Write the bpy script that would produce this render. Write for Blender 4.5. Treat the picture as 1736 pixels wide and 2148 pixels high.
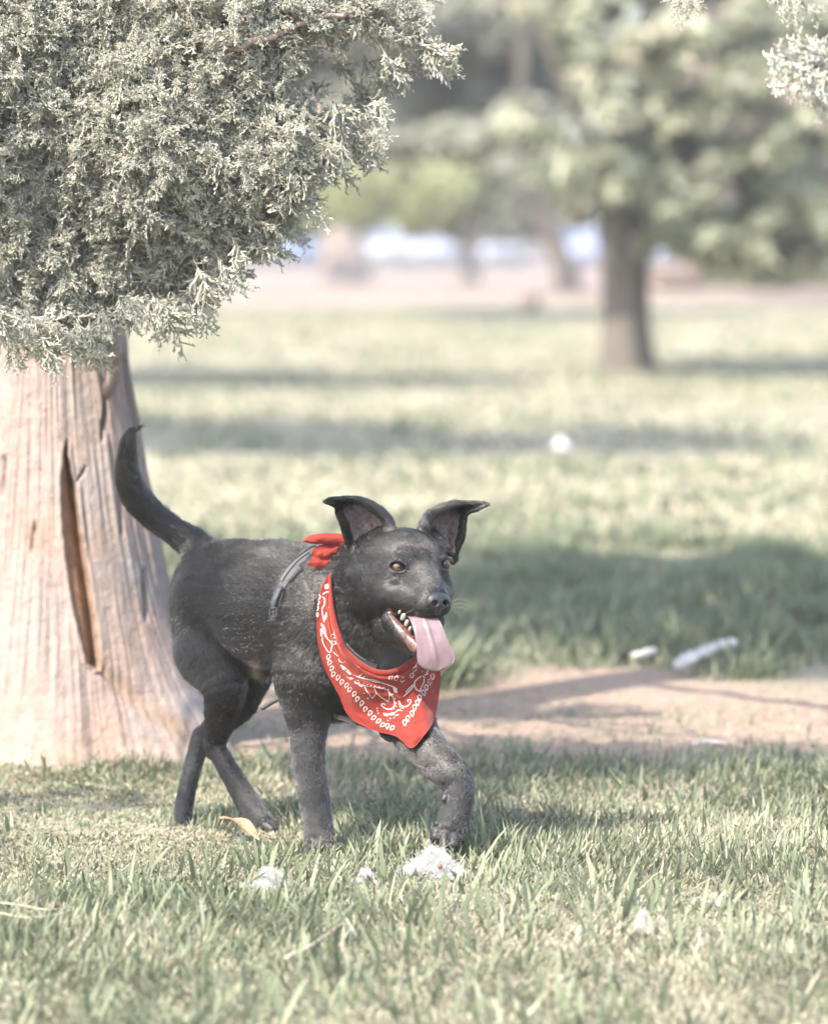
import bpy, math
import numpy as np
from mathutils import Matrix, Vector

# ------------------------------------------------------------------ clearing
for o in list(bpy.data.objects):
    bpy.data.objects.remove(o)
scene = bpy.context.scene
COL = scene.collection

# ------------------------------------------------------------------ camera
CAM_H = 1.05                 # lens height above the lawn
FPX = 8055.0                 # focal length in photo pixels (135 mm, 36 mm tall sensor, 2148 px)
U0, V0, VH = 868.0, 1074.0, 460.0
PITCH = math.atan((V0 - VH) / FPX)
cam_data = bpy.data.cameras.new("camera")
cam = bpy.data.objects.new("camera", cam_data)
COL.objects.link(cam)
cam.location = (0, 0, CAM_H)
cam.rotation_euler = (math.pi / 2 - PITCH, 0, 0)
cam_data.sensor_fit = 'VERTICAL'
cam_data.sensor_height = 36.0
cam_data.lens = 135.0
cam_data.clip_start = 0.1
cam_data.clip_end = 2000
cam_data.dof.use_dof = True
cam_data.dof.focus_distance = 6.27
cam_data.dof.aperture_fstop = 3.0
scene.camera = cam

# ------------------------------------------------------------------ light
SUN_EL, SUN_AZ = math.radians(50), math.radians(225)       # azimuth clockwise from +Y
TO_SUN = np.array([math.sin(SUN_AZ) * math.cos(SUN_EL), math.cos(SUN_AZ) * math.cos(SUN_EL), math.sin(SUN_EL)])
world = bpy.data.worlds.new("World")
scene.world = world
world.use_nodes = True
_nt = world.node_tree
_sky = _nt.nodes.new('ShaderNodeTexSky')
_sky.sky_type = 'NISHITA'
_sky.sun_disc = False
_sky.sun_elevation = SUN_EL
_sky.sun_rotation = SUN_AZ
_sky.air_density = 1.0
_sky.dust_density = 2.5
_nt.links.new(_sky.outputs[0], _nt.nodes['Background'].inputs[0])
_nt.nodes['Background'].inputs[1].default_value = 0.15
sun_data = bpy.data.lights.new("sun", 'SUN')
sun_data.energy = 2.8
sun_data.angle = math.radians(0.53)
sun_data.color = (1.0, 0.93, 0.83)
sun = bpy.data.objects.new("sun", sun_data)
COL.objects.link(sun)
sun.rotation_euler = Vector(TO_SUN).to_track_quat('Z', 'Y').to_euler()
sun.location = (-6, -6, 9)
scene.view_settings.view_transform = 'Standard'
scene.view_settings.look = 'None'
scene.view_settings.exposure = 2.2
scene.view_settings.gamma = 1.0
scene.render.engine = 'CYCLES'
scene.cycles.use_denoising = True
scene.cycles.max_bounces = 8
scene.cycles.transparent_max_bounces = 8

# ------------------------------------------------------------------ helpers
rng = np.random.default_rng(7)

def P(u, v, Y):
    """photo pixel(s) at world depth Y -> world point(s)"""
    u, v, Y = np.broadcast_arrays(np.asarray(u, float), np.asarray(v, float), np.asarray(Y, float))
    a = (u - U0) / FPX
    b = (V0 - v) / FPX
    dy = math.cos(PITCH) + b * math.sin(PITCH)
    dz = -math.sin(PITCH) + b * math.cos(PITCH)
    t = Y / dy
    return np.stack([t * a, Y, CAM_H + t * dz], -1)

def ground_z(Y):
    Y = np.asarray(Y, float)
    t = np.clip((Y - 55) / 65, 0, 1)
    return -0.75 * t * t * (3 - 2 * t)

def mound(X, Y): return .05 * np.exp(-(np.hypot(X + .66, Y - 7.45) / .36) ** 2)          # soil heaped round the juniper's foot

def G(u, v):
    """photo pixel -> point on the flat lawn"""
    b = (V0 - v) / FPX
    dy = math.cos(PITCH) + b * math.sin(PITCH)
    dz = -math.sin(PITCH) + b * math.cos(PITCH)
    t = -CAM_H / dz
    return np.array([t * (u - U0) / FPX, t * dy, 0.0])

def hash2(ix, iy, seed):
    h = (ix.astype(np.int64) * 374761393 + iy.astype(np.int64) * 668265263 + seed * 974634777) & 0xffffffff
    h = ((h ^ (h >> 13)) * 1274126177) & 0xffffffff
    h = h ^ (h >> 16)
    return (h & 0xffff) / 65535.0

def vnoise(x, y, seed=0):
    x = np.asarray(x, float); y = np.asarray(y, float)
    ix, iy = np.floor(x).astype(int), np.floor(y).astype(int)
    fx, fy = x - ix, y - iy
    fx = fx * fx * (3 - 2 * fx); fy = fy * fy * (3 - 2 * fy)
    a = hash2(ix, iy, seed); b = hash2(ix + 1, iy, seed)
    c = hash2(ix, iy + 1, seed); d = hash2(ix + 1, iy + 1, seed)
    return (a * (1 - fx) + b * fx) * (1 - fy) + (c * (1 - fx) + d * fx) * fy

def fbm(x, y, seed=0, octs=4):
    s, a, t = 0, 0.5, 0
    for i in range(octs):
        s = s + a * vnoise(x * 2 ** i, y * 2 ** i, seed + i * 17)
        t += a; a *= 0.5
    return s / t

def sstep(a, b, x):
    t = np.clip((x - a) / (b - a), 0, 1)
    return t * t * (3 - 2 * t)

def unit(v):
    v = np.asarray(v, float)
    return v / np.maximum(np.linalg.norm(v, axis=-1, keepdims=True), 1e-9)

def tag(o, label=None, cat=None, group=None, kind=None):
    if label: o['label'] = label
    if cat: o['category'] = cat
    if group: o['group'] = group
    if kind: o['kind'] = kind
    return o

BASES = {}
def empty(name, loc, label=None, cat=None, group=None):
    o = bpy.data.objects.new(name, None)
    COL.objects.link(o)
    o.location = tuple(float(c) for c in loc)
    o.empty_display_size = 0.1
    BASES[o.name] = Vector(o.location)
    return tag(o, label, cat, group)

def link(o, parent=None):
    COL.objects.link(o)
    if parent is not None:
        o.parent = parent
        if parent.type == 'EMPTY':
            o.matrix_parent_inverse = Matrix.Translation(-BASES[parent.name])
    return o

def mk(name, V, F, mat, parent=None, smooth=True, attrs=None, mats=None, fmat=None):
    """V (n,3), F one array or a list of arrays with rows of 3 or 4 indices"""
    V = np.asarray(V, np.float32).reshape(-1, 3)
    Fs = [np.asarray(f, np.int32) for f in (F if isinstance(F, list) else [F]) if len(f)]
    me = bpy.data.meshes.new(name)
    me.vertices.add(len(V)); me.vertices.foreach_set('co', V.ravel())
    nl = sum(f.size for f in Fs); npoly = sum(len(f) for f in Fs)
    me.loops.add(nl); me.loops.foreach_set('vertex_index', np.concatenate([f.ravel() for f in Fs]))
    starts, s = [], 0
    for f in Fs:
        starts.append(s + np.arange(len(f)) * f.shape[1]); s += f.size
    me.polygons.add(npoly)
    me.polygons.foreach_set('loop_start', np.concatenate(starts).astype(np.int32))
    me.polygons.foreach_set('use_smooth', np.full(npoly, smooth, bool))
    for m in (mats or [mat]):
        me.materials.append(m)
    if fmat is not None:
        me.polygons.foreach_set('material_index', np.asarray(fmat, np.int32))
    me.update(calc_edges=True)
    for k, a in (attrs or {}).items():
        a = np.asarray(a, np.float32)
        if a.ndim == 1:
            at = me.attributes.new(k, 'FLOAT', 'POINT'); at.data.foreach_set('value', a)
        else:
            at = me.attributes.new(k, 'FLOAT_COLOR', 'POINT')
            at.data.foreach_set('color', np.concatenate([a, np.ones((len(a), 1), np.float32)], 1).ravel())
    return link(bpy.data.objects.new(name, me), parent)

def copy_tree(o, loc, label=None):
    r = o.copy(); COL.objects.link(r); r.location = loc
    if label: r['label'] = label
    BASES[r.name] = BASES.get(o.name, Vector(o.location))
    for ch in list(o.children):
        c = ch.copy(); COL.objects.link(c); c.parent = r
        for g in list(ch.children):
            d = g.copy(); COL.objects.link(d); d.parent = c
    return r

class MB:
    """collects pieces of mesh into one part"""
    def __init__(s): s.V, s.F3, s.F4, s.n = [], [], [], 0
    def add(s, V, F):
        V = np.asarray(V, float).reshape(-1, 3); F = np.asarray(F, int)
        (s.F3 if F.shape[1] == 3 else s.F4).append(F + s.n)
        s.V.append(V); s.n += len(V); return s
    def tube(s, pts, rad, sides=10, caps=True, squash=None):
        V, F = tube_mesh(pts, rad, sides, caps); s.add(V, F); return s
    def box(s, c, size, R=None, bev=0.0):
        V, F = box_mesh(size, bev)
        if R is not None: V = V @ np.asarray(R).T
        s.add(V + np.asarray(c, float), F); return s
    def build(s, name, mat, parent=None, smooth=True):
        F = []
        if s.F3: F.append(np.concatenate(s.F3))
        if s.F4: F.append(np.concatenate(s.F4))
        return mk(name, np.concatenate(s.V), F, mat, parent, smooth)

def box_mesh(size, bev=0.0):
    sx, sy, sz = [d / 2 for d in size]
    if bev <= 0:
        V = np.array([[x, y, z] for x in (-sx, sx) for y in (-sy, sy) for z in (-sz, sz)])
        F = np.array([[0, 1, 3, 2], [4, 6, 7, 5], [0, 4, 5, 1], [2, 3, 7, 6], [0, 2, 6, 4], [1, 5, 7, 3]])
        return V, F
    import bmesh
    bm = bmesh.new()
    bmesh.ops.create_cube(bm, size=1.0)
    for v in bm.verts: v.co = Vector((v.co.x * size[0], v.co.y * size[1], v.co.z * size[2]))
    bmesh.ops.bevel(bm, geom=list(bm.edges), offset=bev, segments=2, affect='EDGES')
    bmesh.ops.triangulate(bm, faces=bm.faces)
    V = np.array([v.co[:] for v in bm.verts])
    bm.verts.index_update()
    F = np.array([[v.index for v in f.verts] for f in bm.faces])
    bm.free()
    return V, F

def frames(pts):
    pts = np.asarray(pts, float)
    T = unit(np.gradient(pts, axis=0))
    ref = np.array([0, 0, 1.0]) if abs(T[0][2]) < 0.9 else np.array([1.0, 0, 0])
    n = unit(np.cross(T[0], ref)); N = [n]
    for i in range(1, len(pts)):
        n = n - T[i] * np.dot(n, T[i]); n = unit(n); N.append(n)
    N = np.array(N)
    return T, N, np.cross(T, N)

def tube_mesh(pts, rad, sides=10, caps=True):
    pts = np.asarray(pts, float); n = len(pts)
    rad = np.broadcast_to(np.asarray(rad, float), (n,))
    T, N, B = frames(pts)
    a = np.arange(sides) * 2 * math.pi / sides
    V = pts[:, None] + rad[:, None, None] * (np.cos(a)[None, :, None] * N[:, None] + np.sin(a)[None, :, None] * B[:, None])
    V = V.reshape(-1, 3)
    i, j = np.meshgrid(np.arange(n - 1), np.arange(sides), indexing='ij')
    F = np.stack([i * sides + j, i * sides + (j + 1) % sides, (i + 1) * sides + (j + 1) % sides, (i + 1) * sides + j], -1).reshape(-1, 4)
    if caps:
        V = np.concatenate([V, pts[:1], pts[-1:]])
        c0, c1 = n * sides, n * sides + 1
        jj = np.arange(sides)
        F = np.concatenate([F, np.stack([np.full(sides, c0), (jj + 1) % sides, jj, np.full(sides, c0)], -1)[:, [0, 1, 2, 2]][:, :4],
                            np.stack([np.full(sides, c1), (n - 1) * sides + jj, (n - 1) * sides + (jj + 1) % sides, (n - 1) * sides + (jj + 1) % sides], -1)])
        # turn the degenerate cap quads into triangles
        quads = F[:(n - 1) * sides]; caps_ = F[(n - 1) * sides:][:, :3]
        tri = np.concatenate([quads[:, [0, 1, 2]], quads[:, [0, 2, 3]], caps_])
        return V, tri
    return V, F

def spline(pts, m):
    """Catmull-Rom through points, m samples"""
    pts = np.asarray(pts, float); n = len(pts)
    t = np.linspace(0, n - 1, m); i = np.clip(t.astype(int), 0, n - 2); f = (t - i)[:, None]
    p0 = pts[np.clip(i - 1, 0, n - 1)]; p1 = pts[i]; p2 = pts[i + 1]; p3 = pts[np.clip(i + 2, 0, n - 1)]
    return 0.5 * (2 * p1 + (p2 - p0) * f + (2 * p0 - 5 * p1 + 4 * p2 - p3) * f ** 2 + (3 * p1 - p0 - 3 * p2 + p3) * f ** 3)

# ------------------------------------------------------------------ materials
def mat_new(name):
    m = bpy.data.materials.new(name); m.use_nodes = True
    nt = m.node_tree
    return m, nt, nt.nodes['Principled BSDF']

def nd(nt, t, **kw):
    n = nt.nodes.new(t)
    for k, v in kw.items():
        if k.startswith('i_'):
            n.inputs[k[2:].replace('_', ' ')].default_value = v
        else: setattr(n, k, v)
    return n

def ramp(nt, src, stops):
    r = nt.nodes.new('ShaderNodeValToRGB')
    while len(r.color_ramp.elements) < len(stops): r.color_ramp.elements.new(0.5)
    for e, (p, c) in zip(r.color_ramp.elements, stops):
        e.position = p; e.color = (*c, 1)
    nt.links.new(src, r.inputs[0]); return r.outputs[0]

def noise_mat(name, stops, scale=10, rough=0.8, bump=0.0, bscale=None, detail=6, spec=0.3, coords='Object', stretch=None, bdist=0.01):
    m, nt, b = mat_new(name)
    tc = nd(nt, 'ShaderNodeTexCoord'); src = tc.outputs[coords]
    if stretch:
        mp = nd(nt, 'ShaderNodeMapping'); mp.inputs['Scale'].default_value = stretch
        nt.links.new(src, mp.inputs[0]); src = mp.outputs[0]
    n = nd(nt, 'ShaderNodeTexNoise', i_Scale=scale, i_Detail=detail)
    nt.links.new(src, n.inputs['Vector'])
    nt.links.new(ramp(nt, n.outputs[0], stops), b.inputs['Base Color'])
    b.inputs['Roughness'].default_value = rough
    b.inputs['Specular IOR Level'].default_value = spec
    if bump:
        n2 = nd(nt, 'ShaderNodeTexNoise', i_Scale=bscale or scale * 4, i_Detail=5)
        nt.links.new(src, n2.inputs['Vector'])
        bp = nd(nt, 'ShaderNodeBump', i_Strength=bump, i_Distance=bdist)
        nt.links.new(n2.outputs[0], bp.inputs['Height']); nt.links.new(bp.outputs[0], b.inputs['Normal'])
    return m

def leaf_mat(name, stops, trans=0.35, rough=0.55, tattr='tint', tcol=None):
    """colour from a per-leaf value; light shines partly through"""
    m, nt, b = mat_new(name)
    at = nd(nt, 'ShaderNodeAttribute', attribute_name=tattr)
    c = ramp(nt, at.outputs['Fac'], stops)
    nt.links.new(c, b.inputs['Base Color'])
    b.inputs['Roughness'].default_value = rough
    b.inputs['Specular IOR Level'].default_value = 0.22
    tr = nd(nt, 'ShaderNodeBsdfTranslucent'); nt.links.new(c, tr.inputs[0])
    mx = nd(nt, 'ShaderNodeMixShader'); mx.inputs[0].default_value = trans
    nt.links.new(b.outputs[0], mx.inputs[1]); nt.links.new(tr.outputs[0], mx.inputs[2])
    nt.links.new(mx.outputs[0], nt.nodes['Material Output'].inputs[0])
    return m

def plain_mat(name, col, rough=0.5, spec=0.4, metal=0.0, coat=0.0, var=0.15, scale=30):
    c = np.array(col); lo, hi = tuple(np.clip(c * (1 - var), 0, 1)), tuple(np.clip(c * (1 + var), 0, 1))
    m = noise_mat(name, [(0.3, lo), (0.7, hi)], scale=scale, rough=rough, spec=spec)
    b = m.node_tree.nodes['Principled BSDF']
    b.inputs['Metallic'].default_value = metal
    b.inputs['Coat Weight'].default_value = coat
    return m
# ================================================================== GROUND
def make_ground():
    xs = np.concatenate([np.linspace(-90, -6, 20), np.linspace(-5, 5, 160), np.linspace(6, 90, 20)])
    ys = np.concatenate([np.linspace(-6, 3.5, 10), np.linspace(4, 14, 200), np.linspace(14.5, 60, 90), np.linspace(62, 260, 60)])
    X, Y = np.meshgrid(xs, ys, indexing='ij')
    near = sstep(16, 12, Y) * sstep(5.5, 4.5, np.abs(X))
    Z = ground_z(Y) + near * (.018 * (fbm(X * 1.7, Y * 1.7, 3, 3) - .5) + .010 * (fbm(X * 9, Y * 9, 5, 3) - .5)) + (1 - near) * .05 * (fbm(X * .4, Y * .4, 8, 3) - .5) * sstep(14, 20, Y)
    Z = Z + mound(X, Y)
    na, nb = X.shape
    i, j = np.meshgrid(np.arange(na - 1), np.arange(nb - 1), indexing='ij')
    F = np.stack([i * nb + j, (i + 1) * nb + j, (i + 1) * nb + j + 1, i * nb + j + 1], -1).reshape(-1, 4)
    # how bare and how dry each spot is
    dirt = dirt_mask(X, Y)
    far = sstep(41, 52, Y + 8 * (fbm(X * .25, Y * .12, 31, 3) - .5))
    m, nt, b = mat_new('park_ground')
    tc = nd(nt, 'ShaderNodeTexCoord')
    n1 = nd(nt, 'ShaderNodeTexNoise', i_Scale=1.1, i_Detail=6, i_Roughness=.65); nt.links.new(tc.outputs['Object'], n1.inputs['Vector'])
    n2 = nd(nt, 'ShaderNodeTexNoise', i_Scale=38, i_Detail=9, i_Roughness=.78); nt.links.new(tc.outputs['Object'], n2.inputs['Vector'])
    turf = ramp(nt, n1.outputs[0], [(.32, (.20, .20, .135)), (.5, (.285, .26, .19)), (.68, (.35, .31, .24))])
    soil = ramp(nt, n2.outputs[0], [(.3, (.24, .17, .13)), (.55, (.37, .28, .215)), (.75, (.47, .37, .30))])
    dry = ramp(nt, n1.outputs[0], [(.3, (.19, .148, .124)), (.7, (.26, .207, .178))])
    def mix(f, a, c):
        x = nd(nt, 'ShaderNodeMix', data_type='RGBA'); nt.links.new(f, x.inputs[0]); nt.links.new(a, x.inputs[6]); nt.links.new(c, x.inputs[7]); return x.outputs[2]
    a1 = nd(nt, 'ShaderNodeAttribute', attribute_name='bare'); a2 = nd(nt, 'ShaderNodeAttribute', attribute_name='dry')
    c = mix(a2.outputs['Fac'], mix(a1.outputs['Fac'], turf, soil), dry)
    dk = nd(nt, 'ShaderNodeMix', data_type='RGBA', blend_type='MULTIPLY'); dk.inputs[0].default_value = .5
    nt.links.new(c, dk.inputs[6]); nt.links.new(ramp(nt, n2.outputs[0], [(.3, (.45, .42, .40)), (.6, (1, 1, 1))]), dk.inputs[7])
    nt.links.new(dk.outputs[2], b.inputs['Base Color']); b.inputs['Roughness'].default_value = .95; b.inputs['Specular IOR Level'].default_value = .1
    bp = nd(nt, 'ShaderNodeBump', i_Strength=.9, i_Distance=.012); nt.links.new(n2.outputs[0], bp.inputs['Height']); nt.links.new(bp.outputs[0], b.inputs['Normal'])
    g = mk('ground', np.stack([X, Y, Z], -1).reshape(-1, 3), F, m, None, attrs={'bare': dirt.ravel(), 'dry': far.ravel()})
    tag(g, 'dry park lawn with a bare dirt patch running behind the dog', 'ground', kind='structure')

def px(X, Y):
    """where a lawn point stands in the photo's frame, used only to read the map of bare and grassy spots"""
    return U0 + X / Y * FPX, VH + CAM_H * FPX / Y
def dirt_mask(X, Y):
    Y = np.maximum(Y, 1.0)
    n = fbm(X * 2.2, Y * 1.6, 21, 4) - .5
    xt = X + .55                                  # bare soil: round the juniper and in a strip to its right
    trunk = sstep(.85, .45, np.hypot(xt - .12, (Y - 7.90) * 1.15) + .35 * n)
    strip = sstep(7.32, 7.62, Y + .5 * n - .10 * np.clip(X, 0, 2)) * sstep(9.25, 8.75, Y + .9 * n + .25 * np.maximum(X, 0)) * sstep(-.8, -.3, X)
    return np.clip(np.maximum(trunk, strip), 0, 1) * (Y < 12)
make_ground()

# ------------------------------------------------------------------ grass
m_grass = leaf_mat('grass_blade', [(0.0, (.085, .105, .06)), (.35, (.165, .19, .115)), (.6, (.26, .27, .18)), (.8, (.36, .33, .235)), (1.0, (.47, .42, .32))], trans=.35, rough=.5)
def blades(n, x0, x1, y0, y1, keep, length, width, name, label, r, lie=0.0, dry=.3, ypow=1.0):
    X = r.uniform(x0, x1, n); Y = y0 + (y1 - y0) * r.random(n) ** ypow
    lim = (.112 * Y + .16); ok = (np.abs(X) < lim) | ((np.abs(X) < lim + 1.5) & (r.random(n) < .42))
    X, Y = X[ok], Y[ok]
    k = keep(X, Y); ok = r.random(len(X)) < k; X, Y, k = X[ok], Y[ok], k[ok]
    n = len(X)
    patch = fbm(X * 2.5, Y * 2.0, 61, 3); fine = vnoise(X * 14, Y * 14, 71)
    dr = np.clip(dry + 1.3 * (patch - .5), .02, .95)
    isdry = r.random(n) < dr
    L = length(X, Y) * (.45 + .9 * r.random(n) ** 1.3) * np.where(isdry, .75, 1.0) * (.6 + .8 * fine)
    W = width * (.55 + .8 * r.random(n)) * np.where(isdry, .7, 1.0)
    az = r.uniform(0, 2 * math.pi, n) * .75 + 2 * math.pi * vnoise(X * 5, Y * 5, 77)
    tilt = np.clip(np.abs(r.normal(.28, .28, n)) + np.where(isdry, .45 * r.random(n), 0) + lie, 0, 1.45)
    bend = r.uniform(.1, 1.0, n)
    d = np.stack([np.cos(az), np.sin(az), 0 * az], 1); up = np.array([0, 0, 1.0])
    fa = az + math.pi / 2 + r.normal(0, .5, n)
    wv = np.stack([np.cos(fa), np.sin(fa), 0 * az], 1)
    base = np.stack([X, Y, ground_z(Y) + mound(X, Y) - .004], 1)
    V = np.empty((n, 7, 3))
    ts = [0, .38, .74, 1.0]; ws = [.8, 1.0, .7]
    p = base; prev = 0
    for q, t in enumerate(ts):
        a = tilt + bend * t * .9
        if q: p = p + (d * np.sin(a)[:, None] + up * np.cos(a)[:, None]) * (L * (t - ts[q - 1]))[:, None]
        p = np.where((p[:, 2:] < base[:, 2:] + .004) & (q > 0), np.c_[p[:, :2], base[:, 2] + .004 + .003 * q], p) if q else p
        if q < 3:
            V[:, 2 * q] = p - wv * (W * ws[q] / 2)[:, None]; V[:, 2 * q + 1] = p + wv * (W * ws[q] / 2)[:, None]
        else: V[:, 6] = p
    f = np.array([[0, 1, 3], [0, 3, 2], [2, 3, 5], [2, 5, 4], [4, 5, 6]])
    F = (f[None] + 7 * np.arange(n)[:, None, None]).reshape(-1, 3)
    tint = np.where(isdry, .62 + .38 * r.random(n), .10 + .48 * r.random(n) ** 1.1 + .15 * (patch - .5))
    tint = np.repeat(np.clip(tint, 0, 1), 7)
    tipfade = np.tile(np.array([-.02, -.02, 0, 0, .04, .04, .12]), n)
    o = mk(name, V.reshape(-1, 3), F, m_grass, None, attrs={'tint': np.clip(tint + tipfade, 0, 1)})
    return tag(o, label, 'grass', kind='stuff')
r_ = np.random.default_rng(5)
def near_keep(X, Y):
    b = dirt_mask(X, Y)
    return np.clip(1 - 1.0 * b, .05, 1) * (.35 + .9 * fbm(X * 3, Y * 3, 91, 3))
SPOTS = [(G(568, 1866), .05), (G(768, 1855), .035), (G(1347, 1955), .04), (G(906, 1838), .06), (G(672, 1790), .07), (G(560, 1745), .08), (G(385, 1740), .06), (G(500, 1775), .06)]
def clear_spots(X, Y):
    k = 1.0
    for c, q in SPOTS: k = k * (1 - .92 * np.exp(-((X - c[0]) / q) ** 2 - ((Y - c[1] + .07) / .13) ** 2))
    return k
def near_len(X, Y):
    u, v = px(X, Y)
    tall = fbm(X * 1.8, Y * 2.4, 101, 3)
    s = .017 + .034 * sstep(.45, .70, tall)
    s = s * np.where(Y > 6.75, .75, 1.0)
    trod = np.exp(-(((X - .06) / .09) ** 2 + ((Y - 6.08) / .17) ** 2))          # flattened under the raised paw
    s = s * (1 - .62 * trod) * (.55 + .45 * clear_spots(X, Y)) * np.where(Y > 6.35, .85, 1.0)
    return s + .035 * sstep(.3, .8, X) * sstep(6.2, 6.6, Y) * sstep(7.6, 7.1, Y)
blades(400000, -2.1, 2.1, 4.7, 8.2, near_keep, near_len, .0042, 'lawn_grass', 'short mixed green and straw grass in the foreground', r_, dry=.50)
# flattened straw between the blades
blades(150000, -2.1, 2.1, 4.7, 8.6, lambda X, Y: np.clip(1.0 - .7 * dirt_mask(X, Y), 0, 1), lambda X, Y: .03 + 0 * X, .0026, 'dry_thatch', 'flattened dry straw lying between the grass blades', r_, lie=.9, dry=.95)
blades(19000, -2.1, 2.1, 4.9, 7.3, lambda X, Y: np.clip(.9 - dirt_mask(X, Y), 0, 1) * sstep(.40, .62, fbm(X * 2.3, Y * 2.3, 171, 3)) * (1 - .9 * np.exp(-(((X - .05) / .11) ** 2 + ((Y - 6.05) / .22) ** 2))) * clear_spots(X, Y),
       lambda X, Y: .05 + .022 * sstep(6.6, 6.0, Y), .0062, 'tall_grass', 'longer single grass blades standing out of the lawn', r_, dry=.08)
def mid_keep(X, Y):
    cl = fbm(X * 2.6, Y * 1.6, 111, 3)
    edge = sstep(8.55, 9.3, Y + 1.6 * (cl - .5) - .22 * (X - .5))
    return np.clip(edge * (.35 + 1.1 * cl), 0, 1) * sstep(12.8, 12.2, Y)
blades(200000, -2.7, 2.7, 8.0, 12.8, mid_keep, lambda X, Y: (.045 + .075 * sstep(.42, .7, fbm(X * 2.6, Y * 1.6, 111, 3))) * (1 - .45 * sstep(9.6, 11.4, Y)), .0070, 'long_grass', 'longer unmown grass in the tree shade behind the dirt patch', r_, dry=.10)
blades(185000, -6.2, 6.2, 12.2, 46, lambda X, Y: .5 + .5 * fbm(X * .8, Y * .5, 121, 3), lambda X, Y: .05 + 0 * X, .022, 'far_lawn_grass', 'sunlit lawn grass stretching back to the trees', r_, dry=.72, ypow=1.6)
# ================================================================== JUNIPER (near tree)
PX7 = 7.42 / FPX
jun_base = G(150, 1600); jun_base[1] = 7.45; jun_base[0] = (150 - U0) / FPX * 7.45
juniper = empty('juniper_tree', jun_base, 'thick pale juniper with a dark split in its trunk, just behind the dog', 'tree')
JB = jun_base
def trunk_r(z): return np.interp(z, [-.1, 0, .06, .15, .3, .5, .77, 1.1, 1.6, 2.4, 3.4, 4.4], [.36, .31, .275, .238, .203, .168, .130, .120, .11, .09, .05, .02])
def trunk_c(z): return JB[0] + np.interp(z, [0, .77, 1.6, 3, 4.4], [0, -.022, -.05, -.12, -.2]), JB[1] + np.interp(z, [0, 1.6, 4.4], [0, .05, .1])
def juniper_trunk():
    zs = np.concatenate([np.linspace(-.06, 1.15, 420), np.linspace(1.18, 4.4, 60)]); na = 520
    th = np.arange(na) * 2 * math.pi / na
    Zz, T = np.meshgrid(zs, th, indexing='ij')
    cx, cy = trunk_c(Zz); R = trunk_r(Zz)
    # buttress roots
    low = sstep(.32, 0, Zz)
    R = R * (1 + low * (.09 * np.cos(3 * T + 2.2) + .08 * np.cos(5 * T + 2.0) + .10 * vnoise(T * 3, T * 0, 9)))
    # fibrous bark: long vertical ridges, short cracks
    s = T * 9.5
    rid = fbm(np.cos(T) * 7 + 20 + .25 * Zz, np.sin(T) * 7 + Zz * 3.5, 3, 4) - .5
    rid2 = fbm(np.cos(T) * 26 + 40, np.sin(T) * 26 + Zz * 4, 13, 3) - .5
    lump = fbm(np.cos(T) * 2.5 + 9, np.sin(T) * 2.5 + Zz * 3, 23, 3) - .5
    R = R + .007 * rid + .010 * rid2 + .015 * lump
    x = cx + R * np.cos(T); y = cy + R * np.sin(T)
    # the hollow split, on the side facing the lens
    front = np.sin(T) < -.15
    u = U0 + x / y * FPX; v = VH + (CAM_H - Zz) / y * FPX
    vs = [938, 960, 1012, 1100, 1225, 1305, 1395, 1408]
    l = np.interp(v, vs, [136, 133, 126, 129, 142, 156, 178, 200]); r = np.interp(v, vs, [139, 143, 157, 168, 188, 200, 208, 206])
    wob = 3 * (fbm(v / 18, u * 0, 3, 2) - .5)
    inside = np.minimum(u - (l + wob), (r + wob) - u)
    m = sstep(-2.5, 4.5, inside) * ((v > 936) & (v < 1410)) * front
    lipm = sstep(-14, 0, inside) * (1 - m) * ((v > 930) & (v < 1415)) * front
    prof = .010 + .034 * sstep(l, r, u) ** 1.3
    depth = m * prof
    R2 = R - depth + .006 * lipm
    # dark narrow clefts running up from the split and beside it
    def cleft(pts, w, d):
        p = np.array(pts, float); uc = np.interp(v, p[:, 1], p[:, 0]); g = np.exp(-((u - uc) / w) ** 2) * sstep(p[0, 1] - 12, p[0, 1] + 12, v) * sstep(p[-1, 1] + 12, p[-1, 1] - 12, v) * front
        return d * g
    cl = cleft([(139, 930), (137, 960)], 4, .03) + cleft([(226, 790), (222, 850), (215, 920)], 4, .022) + cleft([(262, 750), (275, 830), (288, 900)], 5, .02) + cleft([(180, 980), (160, 1010)], 3, .012) + cleft([(5, 960), (0, 1040)], 5, .02) + cleft([(70, 1100), (62, 1160)], 4, .012) + cleft([(300, 1200), (305, 1300)], 4, .014) + cleft([(250, 1020), (255, 1120)], 4, .010)
    # groove with rubbed red-brown wood leading from the foot of the split to the right
    pu = np.array([200, 240, 300, 370, 440.]); pv = np.array([1395, 1440, 1485, 1530, 1570.])
    tr = np.exp(-((v - np.interp(u, pu, pv)) / np.interp(u, pu, [10, 20, 26, 24, 20])) ** 2) * ((u > 188) & (u < 470)) * front
    R2 = R2 - cl - .010 * tr
    x = cx + R2 * np.cos(T); y = cy + R2 * np.sin(T)
    V = np.stack([x, y, Zz], -1)
    nz = len(zs)
    i, j = np.meshgrid(np.arange(nz - 1), np.arange(na), indexing='ij')
    F = np.stack([i * na + j, i * na + (j + 1) % na, (i + 1) * na + (j + 1) % na, (i + 1) * na + j], -1).reshape(-1, 4)
    mt, nt, b = mat_new('juniper_bark')
    tc = nd(nt, 'ShaderNodeTexCoord'); mp = nd(nt, 'ShaderNodeMapping'); mp.inputs['Scale'].default_value = (1, 1, .95); nt.links.new(tc.outputs['Object'], mp.inputs[0])
    n1 = nd(nt, 'ShaderNodeTexNoise', i_Scale=38, i_Detail=7, i_Roughness=.68); nt.links.new(mp.outputs[0], n1.inputs['Vector'])
    n2 = nd(nt, 'ShaderNodeTexNoise', i_Scale=6, i_Detail=4); nt.links.new(tc.outputs['Object'], n2.inputs['Vector'])
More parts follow.
